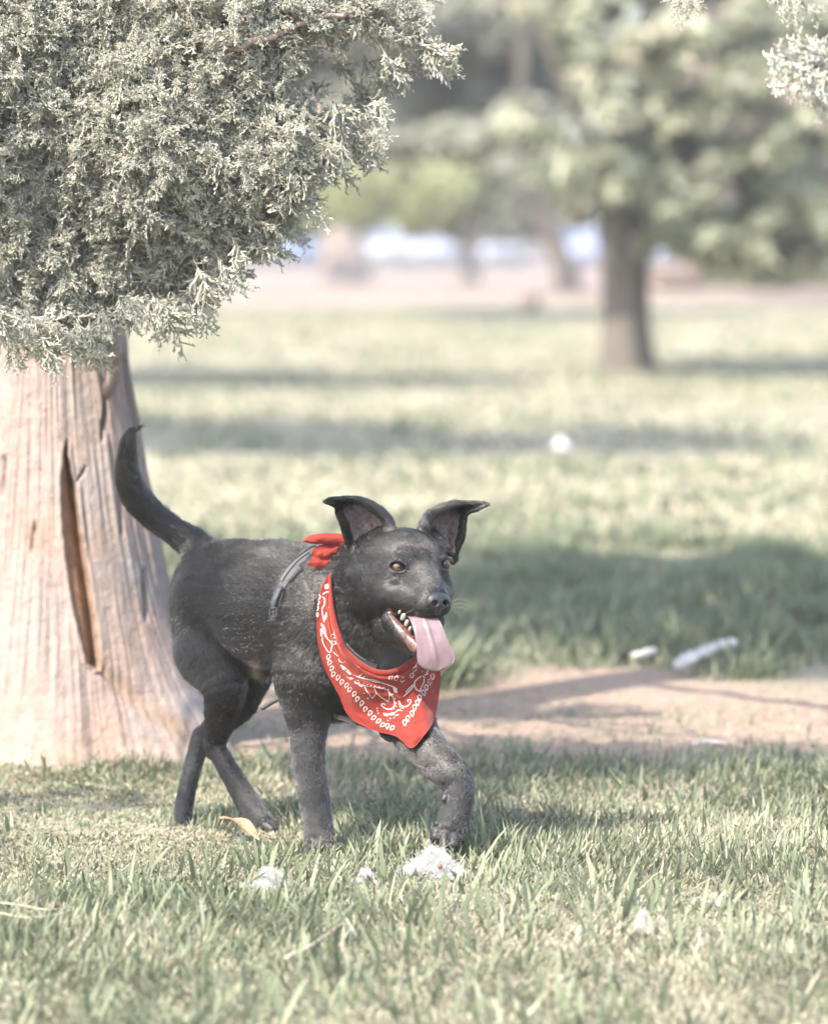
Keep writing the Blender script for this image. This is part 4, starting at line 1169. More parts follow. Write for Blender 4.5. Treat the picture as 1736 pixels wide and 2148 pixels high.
wv = nd(nt, 'ShaderNodeTexNoise', i_Scale=900, i_Detail=2); nt.links.new(tc.outputs['Object'], wv.inputs['Vector'])
bp = nd(nt, 'ShaderNodeBump', i_Strength=.5, i_Distance=.0006); nt.links.new(wv.outputs[0], bp.inputs['Height']); nt.links.new(bp.outputs[0], b.inputs['Normal'])
V, F = shell(DW(clo), .0009)
mbd = MB(); mbd.add(V, F)
# rolled edge round the neck, carried behind the neck to the knot
roll = np.concatenate([clo[:, 0] + np.array([0, 1.5, -3.0])])
V, F = tube_mesh(DW(roll), 6.2 * DS * (0.45 + .55 * sstep(0, .2, np.linspace(0, 1, NA))), 10)
mbd.add(V, F)
loop = spline([tuple(clo[-1, 6]), (918, 1352, -180), (905, 1305, -110), (868, 1240, -70), (810, 1180, -60), (750, 1152, -90), (712, 1150, -125)], 50)
lv = []
for i, c in enumerate(loop):
    lv.append([c + np.array([4, s * 20 * (1 - .5 * i / 49), -3]) for s in np.linspace(-1, 1, 6)])
V, F = shell(DW(np.array(lv)), .0009); mbd.add(V, F)
bandana = mbd.build('bandana', m_band, dog)
# knot: two folded tails and a bunched middle
_h = float(np.nanmin(fld.hit(np.array([668, 680, 690, 672]), np.array([1184, 1180, 1172, 1170]))))
KW = min(-138.0, _h - 5)
kb = MB()
def flap(top, bot, w0, bulge, seed, tilt=0.0, back=10):
    a = spline(top, 34); c = spline(bot, 34); g = []
    for q in np.linspace(0, 1, 16):
        row = a * (1 - q) + c * q
        t = np.linspace(0, 1, 34)
        w = w0 - bulge * math.sin(math.pi * q) * (.35 + .65 * np.sin(math.pi * np.clip(t * .9 + .08, 0, 1))) + tilt * q + back * t ** 2 - 5.5 * (fbm(t * 6 + seed, q * 2.2 + 0 * t, seed, 3) - .5)
        g.append(np.c_[row, w])
    V, F = shell(DW(np.array(g).transpose(1, 0, 2)), .001); kb.add(V, F)
flap([(634, 1135), (652, 1123), (690, 1119), (733, 1122)], [(635, 1136.5), (660, 1141), (690, 1141), (733, 1146)], KW + 2, 7, 1, -3)
flap([(654, 1154), (668, 1146), (686, 1140), (724, 1138)], [(654, 1172), (668, 1180), (690, 1174), (716, 1158)], KW + 4, 5, 2, 2)
flap([(655, 1166), (672, 1171), (692, 1168), (712, 1156)], [(646, 1187), (662, 1191), (688, 1192.5), (708, 1182)], KW - 1, 6, 3, -4)
flap([(664, 1158), (676, 1152), (694, 1150), (710, 1146)], [(666, 1168), (680, 1173), (696, 1169), (711, 1158)], KW - 4, 6, 4, 0)
kb.build('knot', m_band, bandana)

# print: white outlines lying on the cloth
from math import cos, sin
gw = np.full((290, 380), np.nan)
gu0, gv0 = 650, 1195
gu = np.round(clo[..., 0] - gu0).astype(int).ravel(); gv = np.round(clo[..., 1] - gv0).astype(int).ravel()
up = []
for q in np.linspace(0, 1, 4)[:-1]:                       # densify the grid for the height map
    A = clo[:-1] * (1 - q) + clo[1:] * q
    for r in np.linspace(0, 1, 4)[:-1]:
        up.append((A[:, :-1] * (1 - r) + A[:, 1:] * r).reshape(-1, 3))
up = np.concatenate(up)
ku = np.clip(np.round(up[:, 0] - gu0).astype(int), 0, 289); kv = np.clip(np.round(up[:, 1] - gv0).astype(int), 0, 379)
order = np.argsort(-up[:, 2]); gw[ku[order], kv[order]] = up[order, 2]
def cloth_w(uv):
    i = np.clip(np.round(uv[:, 0] - gu0).astype(int), 2, 287); j = np.clip(np.round(uv[:, 1] - gv0).astype(int), 2, 377)
    best = np.full(len(uv), np.nan)
    st = [gw[i + a, j + c] for a in (-1, 0, 1) for c in (-1, 0, 1)]
    best = np.nanmean(np.array(st), 0) if len(st) else best
    return best
pm = MB()
def c1(L): return np.array([(637.4 + x / 5.5655, 1322.3 + y / 5.5655) for x, y in L])
def c2(L): return np.array([(528.9 + x / 7.53, 1098.5 + y / 7.53) for x, y in L])
OFF = .9
def stroke(uv, wd=1.9, closed=False, smooth=True):
    uv = np.asarray(uv, float)
    L = np.linalg.norm(np.diff(uv, axis=0), axis=1).sum()
    n = max(6, int(L / 1.3))
    if smooth and len(uv) > 2: uv = spline(uv, n)
    else:
        s = np.r_[0, np.cumsum(np.linalg.norm(np.diff(uv, axis=0), axis=1))]
        uv = np.stack([np.interp(np.linspace(0, s[-1], n), s, uv[:, k]) for k in (0, 1)], 1)
    t = unit(np.gradient(uv, axis=0)); nn = np.stack([-t[:, 1], t[:, 0]], 1)
    taper = np.ones(len(uv)) if closed else sstep(0, .08, np.linspace(0, 1, len(uv))) * sstep(1, .92, np.linspace(0, 1, len(uv))) * .7 + .3
    a = uv + nn * (wd / 2 * taper)[:, None]; c = uv - nn * (wd / 2 * taper)[:, None]
    wa, wc = cloth_w(a), cloth_w(c)
    ok = ~(np.isnan(wa) | np.isnan(wc))
    V = np.concatenate([np.c_[a, wa - OFF], np.c_[c, wc - OFF]]); m = len(uv)
    i = np.arange(m - 1); i = i[ok[:-1] & ok[1:]]
    if not len(i): return
    used = np.nan_to_num(V, nan=0.0)
    used[np.isnan(V[:, 2])] = used[np.where(~np.isnan(V[:, 2]))[0][0]]
    pm.add(DW(used), np.stack([i, i + 1, i + 1 + m, i + m], 1))
def fill(uv):
    uv = np.asarray(uv, float); c = uv.mean(0)
    ring = np.concatenate([uv, uv[:1]]); s = np.r_[0, np.cumsum(np.linalg.norm(np.diff(ring, axis=0), axis=1))]
    n = 20; ring = np.stack([np.interp(np.linspace(0, s[-1], n + 1)[:-1], s, ring[:, k]) for k in (0, 1)], 1)
    pts = np.concatenate([c + (ring - c) * f for f in (.34, .67, 1)] + [c[None]])
    w = cloth_w(pts)
    if np.isnan(w).any():
        if np.isnan(w).all(): return
        w = np.where(np.isnan(w), np.nanmean(w), w)
    V = np.c_[pts, w - OFF]; j = np.arange(n); k = (j + 1) % n
    tri = [np.stack([np.full(n, 3 * n), j, k], 1)]
    for r in (0, 1):
        tri += [np.stack([r * n + j, (r + 1) * n + j, (r + 1) * n + k], 1), np.stack([r * n + j, (r + 1) * n + k, r * n + k], 1)]
    pm.add(DW(V), np.concatenate(tri))
def drop(c, ang, ln=11.5, wd=8.0):
    t = np.linspace(0, 2 * math.pi, 25)
    x = -np.cos(t) * ln / 2; y = np.sin(t) * np.sin(t / 2) ** 1.2 * wd / 2 * 1.15
    d = np.array([cos(ang), sin(ang)]); q = np.array([-d[1], d[0]])
    stroke(np.asarray(c) - x[:, None] * d + y[:, None] * q, 2.0, True, False)
rowL = c1([(285, 315), (297, 380), (322, 447), (340, 515), (395, 555), (440, 605), (495, 645), (530, 695), (585, 745), (620, 805), (672, 855), (713, 922), (768, 968), (810, 1022), (868, 1060), (915, 1105), (973, 1120), (1027, 1140)])
for i, c in enumerate(rowL):
    drop(c, [1.9, 2.0, 2.0, 1.95, 2.0, 1.9, 2.1, 2.1, 2.1, 2.05, 2.0, 2.0, 2.1, 2.4, 2.5, 2.5, 1.7, 2.2][i])
for c, a in zip(c1([(1175, 1080), (1213, 1030), (1262, 975), (1290, 905), (1325, 848), (1350, 790), (1397, 732), (1427, 670), (1470, 605), (1500, 545)]), (.6, .5, .55, .6, .55, .5, .4, .5, .5, .6)):
    drop(c, a + 0.9, 12.5, 8.5)
for c in c1([(1015, 545), (1078, 555), (1150, 570), (1262, 520), (1293, 445), (1330, 395)]): drop(c, -1.2, 11.5, 8)
for c in c1([(350, 70), (350, 145), (380, 20)]): drop(c, .4, 11, 9)
for c in c2([(1063, 1160), (1042, 1250), (1030, 1340), (1030, 1440)]): drop(c, 1.6, 9, 5)
for L in ([(705, 640), (725, 700), (800, 795), (845, 730), (815, 665)], [(840, 730), (900, 780), (985, 835), (1000, 745), (975, 690)],
          [(1160, 775), (1240, 700), (1290, 640), (1290, 600), (1330, 560), (1380, 530)], [(1185, 725), (1240, 665), (1285, 625)], [(1290, 640), (1310, 690), (1350, 715), (1400, 600), (1405, 545), (1380, 530)],
          [(925, 965), (1000, 985), (1060, 960), (1110, 925), (1150, 940)], [(1060, 1000), (1110, 980)]):
    stroke(c1(L), 2.0, smooth=False)
for L in ([(600, 600), (690, 640), (800, 660), (900, 675), (975, 700), (1030, 770), (1055, 830), (1050, 890), (1000, 920), (950, 910), (910, 880), (910, 860), (940, 860), (950, 880)],
          [(1110, 820), (1125, 860), (1160, 890), (1210, 880), (1245, 840), (1240, 810), (1210, 815), (1220, 840)],
          [(1470, 445), (1440, 435), (1410, 430)], [(1470, 450), (1430, 490), (1445, 505), (1400, 525)],
          [(230, 0), (250, 70), (290, 110), (330, 170), (320, 220), (380, 290), (410, 300)], [(220, 80), (215, 120), (250, 200), (300, 260), (330, 170)],
          [(405, 330), (415, 360), (450, 375), (485, 365)], [(430, 400), (520, 470), (600, 530), (690, 560), (800, 590), (930, 620), (1020, 650), (1060, 665)],
          [(590, 590), (600, 615), (640, 615), (640, 590), (610, 580)], [(630, 620), (660, 650), (700, 645)], [(700, 565), (800, 575), (880, 600), (840, 605), (760, 580)],
          [(640, 540), (690, 500)], [(690, 555), (730, 510)], [(610, 400), (660, 430), (730, 390)]):
    stroke(c1(L), 2.0)
for L in ([(1110, 1120), (1160, 1085), (1230, 1075)], [(1110, 1150), (1145, 1200), (1135, 1290), (1105, 1340), (1110, 1420), (1125, 1500)], [(1200, 1330), (1230, 1310), (1245, 1330)], [(1100, 1590), (1140, 1640), (1160, 1740), (1190, 1830)]):
    stroke(c2(L), 2.2)
for L in ([(420, 395), (470, 440), (478, 475), (445, 450)], [(480, 465), (545, 495), (550, 525), (510, 500)], [(1035, 655), (1085, 675), (1090, 735), (1050, 725)], [(490, 540), (560, 555), (590, 560), (540, 578)],
          [(190, 0), (225, 10), (210, 80), (195, 60)], [(925, 968), (975, 975), (985, 1005), (935, 995)], [(990, 970), (1045, 955), (1060, 985), (1000, 995)]):
    fill(c1(L))
for L in ([(1175, 1390), (1182, 1470), (1130, 1560), (1118, 1500)], [(1075, 1660), (1130, 1650), (1092, 1790)], [(1140, 975), (1185, 945), (1215, 975), (1205, 1020), (1150, 1035)], [(1085, 1570), (1120, 1590), (1135, 1640), (1095, 1630)]):
    fill(c2(L))
for x, y in ((855, 910), (857, 938), (867, 967), (1062, 795), (1075, 850), (1072, 885), (1048, 912), (1022, 924), (1108, 830), (1108, 860), (1117, 886), (1135, 902), (1157, 906), (700, 622), (740, 635), (780, 643), (830, 652), (880, 662), (930, 672), (985, 690), (1035, 745), (700, 735), (745, 795), (1010, 1028), (1050, 1022), (980, 1052), (740, 545), (1380, 480)):
    c = c1([(x, y)])[0]; a = np.arange(8) * math.pi / 4
    fill(c + 1.5 * np.stack([np.cos(a), np.sin(a)], 1))
m_print = plain_mat('bandana_print', (.40, .385, .345), rough=.85, spec=.15, var=.06, scale=200)
pm.build('print', m_print, bandana)

# ---------------------------------------------------------------- harness
m_strap = noise_mat('grey_webbing', [(.3, (.045, .045, .047)), (.7, (.075, .075, .078))], scale=500, rough=.7, bump=.5, bscale=900, bdist=.001)
m_plastic = plain_mat('grey_plastic', (.034, .036, .038), rough=.38, var=.1)
m_black = noise_mat('black_webbing', [(.3, (.012, .012, .014)), (.7, (.03, .03, .034))], scale=600, rough=.7, bump=.4, bscale=900, bdist=.001)
harness = empty('harness', DW((610, 1210, -60)))
harness.parent = dog; harness.matrix_parent_inverse = Matrix.Translation(-Vector(dog.location))
BASES[harness.name] = Vector(harness.location)
def ribbon(pts, wd, off, th=.0016, m=40, w_over=None, sink=0):
    c = spline(pts, m); t = unit(np.gradient(c, axis=0)); n = np.stack([-t[:, 1], t[:, 0]], 1)
    rows = []
    w0 = fld.hit(c[:, 0], c[:, 1]); idx = np.arange(m); ok = ~np.isnan(w0); w0 = np.interp(idx, idx[ok], w0[ok])
    ker = np.ones(7) / 7; w0 = np.convolve(np.pad(w0, 3, mode='edge'), ker, 'valid')
    for s in np.linspace(-1, 1, 5):
        q = c + n * (wd / 2 * s)
        w = fld.hit(q[:, 0], q[:, 1]); w = np.where(np.isnan(w), w0, w); w = np.clip(w, w0 - 8, w0 + 8)
        w = np.convolve(np.pad(w, 3, mode='edge'), ker, 'valid')
        rows.append(np.c_[q, w - off + sink * np.linspace(0, 1, m) ** 6])
    return shell(DW(np.array(rows).transpose(1, 0, 2)), th)
STRAP = [(662, 1150), (651, 1158), (624, 1180), (604, 1206), (590, 1230), (581, 1256), (575, 1283), (571, 1304), (569, 1318)]
V, F = ribbon(STRAP, 17, 10, sink=26); mk('strap', V, F, m_strap, harness)
V, F = ribbon([(648, 1157), (622, 1176), (602, 1200), (590, 1219)], 6, 14, th=.003); mk('piping', V, F, plain_mat('pale_piping', (.065, .065, .066), .6, var=.08), harness)
rib = MB()
for t in np.linspace(0, 1, 11):
    c = np.array([630, 1192]) * (1 - t) + np.array([604, 1217]) * t
    w = float(fld.hit(c[0], c[1])[0]) - 15
    rib.tube(DW(np.array([(c[0] - 5.5, c[1] - 4.5, w + 1), (c[0], c[1], w - 1), (c[0] + 5.5, c[1] + 4.5, w)])), 1.1 * DS, 6)
rib.build('slider_ridges', plain_mat('pale_webbing', (.09, .09, .09), .7), harness)
def plate(c, ang, ln, wd, th, off, bev, mb):
    w = float(fld.hit(c[0], c[1])[0]) - off
    g = fld.grad(np.array([c[0], c[1], w + off])); 
    n = unit(DW(np.array([c[0], c[1], w]) + g * 10) - DW(np.array([c[0], c[1], w])))
    t = unit(DW(np.array([c[0] + 10 * cos(ang), c[1] + 10 * sin(ang), w])) - DW(np.array([c[0], c[1], w])))
    t = unit(t - n * (t @ n)); s = np.cross(n, t)
    mb.box(DW(np.array([c[0], c[1], w])), (ln * DS, wd * DS, th * DS), np.stack([t, s, n], 1), bev * DS)
bk = MB()
plate((581, 1249), math.radians(107), 44, 19, 6, 13, 2.0, bk)
buckle = bk.build('buckle', m_plastic, harness, smooth=False)
bk = MB(); plate((581.5, 1246), math.radians(107), 27, 12, 2.4, 16.8, .8, bk); bk.build('release_tab', plain_mat('pale_plastic', (.055, .057, .062), .35, var=.08), buckle, smooth=False)
bk = MB()
for dx, dy, ln, wd in ((0, -9, 16, 4), (0, 9, 16, 4), (-7, 0, 4, 20), (7, 0, 4, 20), (0, 0, 13, 3.5)):
    plate((574.5 + dx, 1284 + dy), 0, ln, wd, 5, 13.5 + .1 * abs(dx), .8, bk)
bk.build('ladder_lock', m_plastic, harness, smooth=False)
# straps below the chest
mb = MB()
mb.tube(DW(spline([(604, 1456, -30), (585, 1466, -34), (568, 1474, -38), (547, 1487, -44)], 14)), np.r_[4.5, np.full(12, 5.5), 3.0] * DS, 8)
mb.build('strap_end', m_strap, harness)
mb = MB()
mb.add(*shell(DW(np.array([[(x, y + s, w) for s in np.linspace(-5, 6, 4)] for x, y, w in spline([(700, 1500, -150), (740, 1512, -170), (790, 1528, -178), (830, 1545, -185)], 16)])), .002))
mb.add(*shell(DW(np.array([[(x + s * .5, y + s, w) for s in np.linspace(-7, 7, 4)] for x, y, w in spline([(795, 1536, -188), (806, 1546, -192), (818, 1550, -194), (832, 1545, -192)], 12)])), .003))
mb.build('chest_strap', m_black, harness)
# collar peeking out above the bandana
mb = MB(); cc = []
cp = spline([(713, 1335), (724, 1355), (742, 1375), (765, 1391), (790, 1401)], 30)
cw = fld.hit(cp[:, 0], cp[:, 1])
mb.add(*shell(DW(np.array([[(x + s * .5, y - 3 - s, w - 7) for s in np.linspace(-4, 6, 4)] for (x, y), w in zip(cp, cw)])), .0016))
collar = mb.build('collar', m_black, dog)
mb = MB()
for i in range(8, 22, 1):
    x, y = cp[i]; mb.box(DW(np.array([x + 2.2, y - 6.0, cw[i] - 8.5])), (1.6 * DS, 1.4 * DS, 1.6 * DS), None, .3 * DS)
mb.build('stitching', m_print, collar)

# ---------------------------------------------------------------- eyes
m_eye, nt, b = mat_new('dog_eye')
at = nd(nt, 'ShaderNodeAttribute', attribute_name='col'); nt.links.new(at.outputs['Color'], b.inputs['Base Color'])
b.inputs['Roughness'].default_value = .06; b.inputs['Coat Weight'].default_value = 1.0; b.inputs['Coat Roughness'].default_value = .02
for (u, v, w, a, bb_, tilt) in EYES:
    rE = 17.0 if u < 880 else 14.5; c = np.array([u - (1 if u < 880 else 1.0), v + .5, w + rE + (2.0 if u < 880 else 4.0)])
    n1, n2 = 64, 40
    th = np.linspace(0, math.pi, n2)[:, None]; ph = np.arange(n1)[None] * 2 * math.pi / n1
    loc = np.stack([np.sin(th) * np.cos(ph), np.sin(th) * np.sin(ph), np.cos(th) + 0 * ph], -1).reshape(-1, 3)
    gz = unit(ZH * .8 + np.array([0.05, -0.1, -.6])); sx = unit(np.cross([0, 1, 0], gz)); sy = np.cross(gz, sx)
    bulge = 1 + .07 * np.exp(-(np.arccos(np.clip(loc[:, 2], -1, 1)) / .5) ** 2)
    pts = c + rE * bulge[:, None] * (loc[:, :1] * sx + loc[:, 1:2] * sy + loc[:, 2:] * gz)
    ang = np.arccos(np.clip(loc[:, 2], -1, 1)); az = np.arctan2(loc[:, 1], loc[:, 0])
    iris = np.array([.085, .045, .022]) * (.65 + .7 * vnoise(az * 9, ang * 6, 3))[:, None]
    col = np.where((ang < .30)[:, None], np.array([.004, .004, .005]), iris)
    col = np.where(((ang > .74) & (ang < .86))[:, None], np.array([.02, .012, .008]), col)
    col = np.where((ang >= .86)[:, None], np.array([.03, .024, .022]), col)
    i, j = np.meshgrid(np.arange(n2 - 1), np.arange(n1), indexing='ij')
    F = np.stack([i * n1 + j, i * n1 + (j + 1) % n1, (i + 1) * n1 + (j + 1) % n1, (i + 1) * n1 + j], -1).reshape(-1, 4)
    mk('eye', DW(pts), F, m_eye, dog, attrs={'col': col})

# ---------------------------------------------------------------- nose
nf = Field((880, 1225, -420), (965, 1305, -350), 1.0)
NC = H(1, -74, 84)
nf.apply(Ell(NC + np.array([0, -1, 4]), (25, 17, 17), axes=HAX), 'u', 6)
for sx in (-1, 1):
    nf.apply(Ell(H(1 + 15 * sx, -77, 84), (11, 12, 11), axes=HAX), 'u', 8)
nf.apply(Cap(H(1, -84, 86), 10, H(1, -98, 82), 7), 'u', 8)
for sx in (-1, 1):
    nf.apply(Cap(H(1 + 12 * sx, -79, 102), 6.2, H(1 + 12 * sx, -79, 84), 5), 's', 3)
    nf.apply(Cap(H(1 + 14 * sx, -81, 100), 4.0, H(1 + 25 * sx, -86, 90), 2.4), 's', 3)
nf.apply(Cap(H(1, -84, 102), 1.6, H(1, -106, 92), 1.6), 's', 3)
nV, nF = nf.mesh()
m_nose = noise_mat('dog_nose_leather', [(.3, (.014, .013, .0135)), (.7, (.026, .024, .025))], scale=300, rough=.42, bump=.6, bscale=620, bdist=.0012, spec=.5)
mk('nose', DW(nV), nF, m_nose, dog)

# ---------------------------------------------------------------- tongue and teeth
tc_ = spline([(878, 1290, -335), (888, 1297, -368), (895, 1312, -388), (903, 1338, -397), (910, 1362, -400), (914, 1384, -400), (917, 1399, -398), (919, 1407, -396)], 200)
_s = np.r_[0, np.cumsum(np.linalg.norm(np.diff(tc_, axis=0), axis=1))]; _x = np.linspace(0, 1, 44); _x = (1 - (1 - _x) ** 1.5) * _s[-1]
tc_ = np.stack([np.interp(_x, _s, tc_[:, k]) for k in range(3)], 1); _q = _s[-1] - _x           # distance from the tip
hw = np.interp(_x / _s[-1], [0, .25, .45, .62, .75, .85, 1], [26, 30, 31.5, 34, 39, 40.5, 38]) * np.sqrt(np.clip(1 - ((np.maximum(30 - _q, 0)) / 30) ** 2.3, 0.002, 1))
ss = np.linspace(-1, 1, 25)
front, backg = [], []
for i in range(44):
    t = ss; bow = 6.0 * (t ** 2) * (1 - .3 * i / 43) + 7.0 * np.exp(-(t / .10) ** 2) * sstep(42, 22, i) + .9 * np.sin(3 * t + i * .3)
    edge = np.sqrt(np.clip(1 - t ** 2, 0, 1)); th = 4.5 * edge + .4
    lx = hw[i] * t
    rp = np.stack([tc_[i, 0] + lx * .97, tc_[i, 1] + lx * (-.10) + 3 * t * 0, tc_[i, 2] + lx * .25 + bow * -.6], 1)
    front.append(rp + np.c_[0 * t, -.35 * th, -th]); backg.append(rp + np.c_[0 * t, .35 * th, th])
front, backg = np.array(front), np.array(backg)
V = np.concatenate([front.reshape(-1, 3), backg.reshape(-1, 3)]); f = grid_faces(44, 25); m = 44 * 25
mb = MB(); mb.add(DW(V), np.concatenate([f, f[:, ::-1] + m]))
m_tongue = noise_mat('tongue_flesh', [(.25, (.165, .105, .112)), (.75, (.22, .152, .16))], scale=70, rough=.30, bump=.5, bscale=650, bdist=.0012, spec=.5)
m_tongue.node_tree.nodes['Principled BSDF'].inputs['Subsurface Weight'].default_value = .25
m_tongue.node_tree.nodes['Principled BSDF'].inputs['Subsurface Radius'].default_value = (.006, .002, .0015)
m_tongue.node_tree.nodes['Principled BSDF'].inputs['Subsurface Scale'].default_value = .5
# close the rim
rim = np.concatenate([np.arange(25), np.arange(1, 44) * 25 + 24, 43 * 25 + np.arange(23, -1, -1), np.arange(42, 0, -1) * 25]); r2 = np.roll(rim, -1)
mb.F4.append(np.stack([rim, r2, r2 + m, rim + m], 1))
mb.build('tongue', m_tongue, dog)
m_tooth = plain_mat('tooth_enamel', (.21, .195, .16), rough=.25, spec=.5, var=.08, scale=120)
for (u, v, w, du, dv, ang) in ((838, 1284, -350, 3.6, 5.5, .45), (845.5, 1294, -361, 6.2, 9.0, .5), (853, 1307, -368, 5.6, 8.5, .5), (860, 1319, -374, 4.2, 6.5, .5)):
    n1, n2 = 16, 12
    th = np.linspace(0, math.pi, n2)[:, None]; ph = np.arange(n1)[None] * 2 * math.pi / n1
    loc = np.stack([np.sin(th) ** .8 * np.cos(ph) * du, -np.cos(th) * dv + 0 * ph, np.sin(th) ** .8 * np.sin(ph) * 4.5], -1).reshape(-1, 3)
    loc = np.c_[loc[:, 0] * cos(ang) + loc[:, 1] * -sin(ang) * .6, loc[:, 0] * sin(ang) * .5 + loc[:, 1] * cos(ang), loc[:, 2]]
    i, j = np.meshgrid(np.arange(n2 - 1), np.arange(n1), indexing='ij')
    F = np.stack([i * n1 + j, i * n1 + (j + 1) % n1, (i + 1) * n1 + (j + 1) % n1, (i + 1) * n1 + j], -1).reshape(-1, 4)
    mk('tooth', DW(loc + np.array([u, v, w])), F, m_tooth, dog)
m_claw = plain_mat('claw_horn', (.03, .027, .025), rough=.35)
for a, b_ in (((914, 1764, -354), (911, 1773, -361)), ((930, 1779, -364), (927, 1789, -370)), ((950, 1780, -361), (950, 1790, -367)), ((965, 1766, -346), (966, 1776, -352))):
    V, F = tube_mesh(DW(spline([a, (np.array(a) + b_) / 2 + [0, 0, -2], b_], 7)), np.linspace(3.4, .6, 7) * DS, 8); mk('claw', V, F, m_claw, dog)

# ---------------------------------------------------------------- fur
def build_fur(n_target, seed=3):
    r = np.random.default_rng(seed)
    a, b_, c, d = (bV[bF[:, k]] for k in range(4))
    area = .5 * (np.linalg.norm(np.cross(b_ - a, c - a), axis=1) + np.linalg.norm(np.cross(c - a, d - a), axis=1))
    # coat is denser on the side the lens sees, where it is resolved
    fn = unit(np.cross(b_ - a, d - a)); facing = fld.grad((a + c) / 2)[:, 2]
    cen = (a + c) / 2
    wgt = area * np.where(facing < .25, 1.0, .35) * np.where((cen[:, 2] < -225) & (cen[:, 1] < 1390), 2.0, 1.0)
    fi = r.choice(len(bF), n_target, p=wgt / wgt.sum())
    x, y = r.random((2, n_target, 1))
    root = a[fi] * (1 - x) * (1 - y) + b_[fi] * x * (1 - y) + c[fi] * x * y + d[fi] * (1 - x) * y
    vi = bF[fi, 0]
    bare = np.maximum(np.maximum(skin_pink[vi], pad[vi]), np.maximum(eyerim[vi], cav[vi]))
    keep = bare < .35
    keep &= ~((earin[vi] > .45) & (r.random(n_target) < .86))
    # nose leather, cloth and strap leave no fur
    keep &= ~((nf.sample(root) < 1.5) & np.all((root > nf.lo + 2) & (root < nf.lo + nf.h * (nf.n - 2)), 1))
    iu = np.clip(np.round(root[:, 0] - gu0).astype(int), 0, 289); iv = np.clip(np.round(root[:, 1] - gv0).astype(int), 0, 379)
    cw_ = gw[iu, iv]; inb = (root[:, 0] > gu0) & (root[:, 0] < gu0 + 289) & (root[:, 1] > gv0) & (root[:, 1] < gv0 + 379)
    under = inb & ~np.isnan(cw_) & (root[:, 2] > cw_) & (root[:, 2] < cw_ + 60)
    keep &= ~(under & (r.random(n_target) < .97))
    sd = near_poly(root[:, :2], spline(STRAP, 30)); keep &= ~((sd < 9) & (root[:, 1] < 1300) & (root[:, 2] < 120))
    root, vi = root[keep], vi[keep]; n = len(root)
    nrm = fld.grad(root)
    flow = np.zeros((n, 3)); hl = np.zeros(n); ws = np.zeros(n)
    for p in [q for _, q in PRIMS if not isinstance(q, Chain)] + FLOWS:
        lo, hi = p.bounds(); m = np.all((root > lo - 30) & (root < hi + 30), 1)
        if not m.any(): continue
        w = np.exp(-np.maximum(p.dist(root[m]), 0) / 7.0)
        flow[m] += w[:, None] * p.flow; hl[m] += w * p.hair; ws[m] += w
    hl = hl / np.maximum(ws, 1e-6); flow = unit(flow + 1e-6)
    ei = np.zeros(n, bool)
    for ear in EARS:                                        # ear coat runs to the tip
        lo, hi = ear.reshape(-1, 3).min(0) - 8, ear.reshape(-1, 3).max(0) + 8
        m = np.where(np.all((root > lo) & (root < hi), 1))[0]
        E = ear.reshape(-1, 3); D = unit(np.gradient(ear, axis=0)).reshape(-1, 3)
        for s in range(0, len(m), 3000):
            q = m[s:s + 3000]; dd = np.linalg.norm(root[q, None] - E[None, ::2], axis=2); k = dd.argmin(1)
            near = dd[np.arange(len(k)), k] < 11
            flow[q[near]] = D[::2][k[near]]; hl[q[near]] = 6.5; ei[q[near]] = True
    t = flow - nrm * (flow * nrm).sum(1, keepdims=True); t = unit(t)
    sidev = np.cross(nrm, t)
    # locks: neighbouring hairs lean together
    k1 = fbm(root[:, 0] / 16 + root[:, 2] / 23, root[:, 1] / 16, 11, 3) - .5
    k2 = fbm(root[:, 0] / 9 + root[:, 2] / 11, root[:, 1] / 9, 29, 2) - .5
    big = fbm(root[:, 0] / 70 + root[:, 2] / 60, root[:, 1] / 70, 41, 2) - .5
    t = unit(t + sidev * (.65 * k1 + .8 * big + r.normal(0, .12, n))[:, None])
    rough = np.where(root[:, 2] > -225, 1.0, .75)
    guard = r.random(n) < .03
    lift = np.clip(.13 + .20 * k2 + r.normal(0, .065, n) + guard * .28, .03, .7) * rough
    rump = (root[:, 0] < 560)
    L = hl * (.65 + .6 * r.random(n)) * (1 + .5 * k2) * np.where(rump & ~ei, .9, 1.0) * np.where(guard, 1.35, 1.0)
    p0 = root - nrm * .8
    p1 = root + (t * .40 + nrm * lift[:, None] * .75) * L[:, None]
    p2 = root + (t * .78 + nrm * (lift * 1.0)[:, None]) * L[:, None]
    droop = np.array([0, .06, 0])
    p3 = root + (t * 1.12 + nrm * (lift * 1.05)[:, None] + droop) * L[:, None]
    pts = np.stack([p0, p1, p2, p3], 1)
    # colour: black, brown-brindled shoulder and flank, tan belly tuft; sun and shade painted in
    sh = np.exp(-(((root[:, 0] - 625) / 75) ** 2 + ((root[:, 1] - 1310) / 110) ** 2)) + .5 * np.exp(-(((root[:, 0] - 650) / 50) ** 2 + ((root[:, 1] - 1560) / 120) ** 2))
    streak = sstep(.52, .70, fbm(root[:, 0] / 22 + root[:, 1] / 40, root[:, 1] / 10 - root[:, 0] / 30, 57, 3))
    br = .04 + .07 * r.random(n) + .16 * sh * streak + .04 * sh
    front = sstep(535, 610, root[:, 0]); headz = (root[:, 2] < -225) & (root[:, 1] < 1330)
    br = br + front * np.where(headz, .10, np.where(root[:, 1] > 1490, .13, .16))  # sunlit forequarters painted lighter, shaded rump kept darker
    tuft = np.exp(-(((root[:, 0] - 536) / 20) ** 2 + ((root[:, 1] - 1402) / 22) ** 2)); br = np.maximum(br, .9 * tuft)
    inner = earin[vi] > .45
    br = np.where(inner, .75, br)
    return pts, np.clip(br, 0, 1), inner
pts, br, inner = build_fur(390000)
n = len(pts)
hc = bpy.data.hair_curves.new('fur')
hc.add_curves([4] * n)
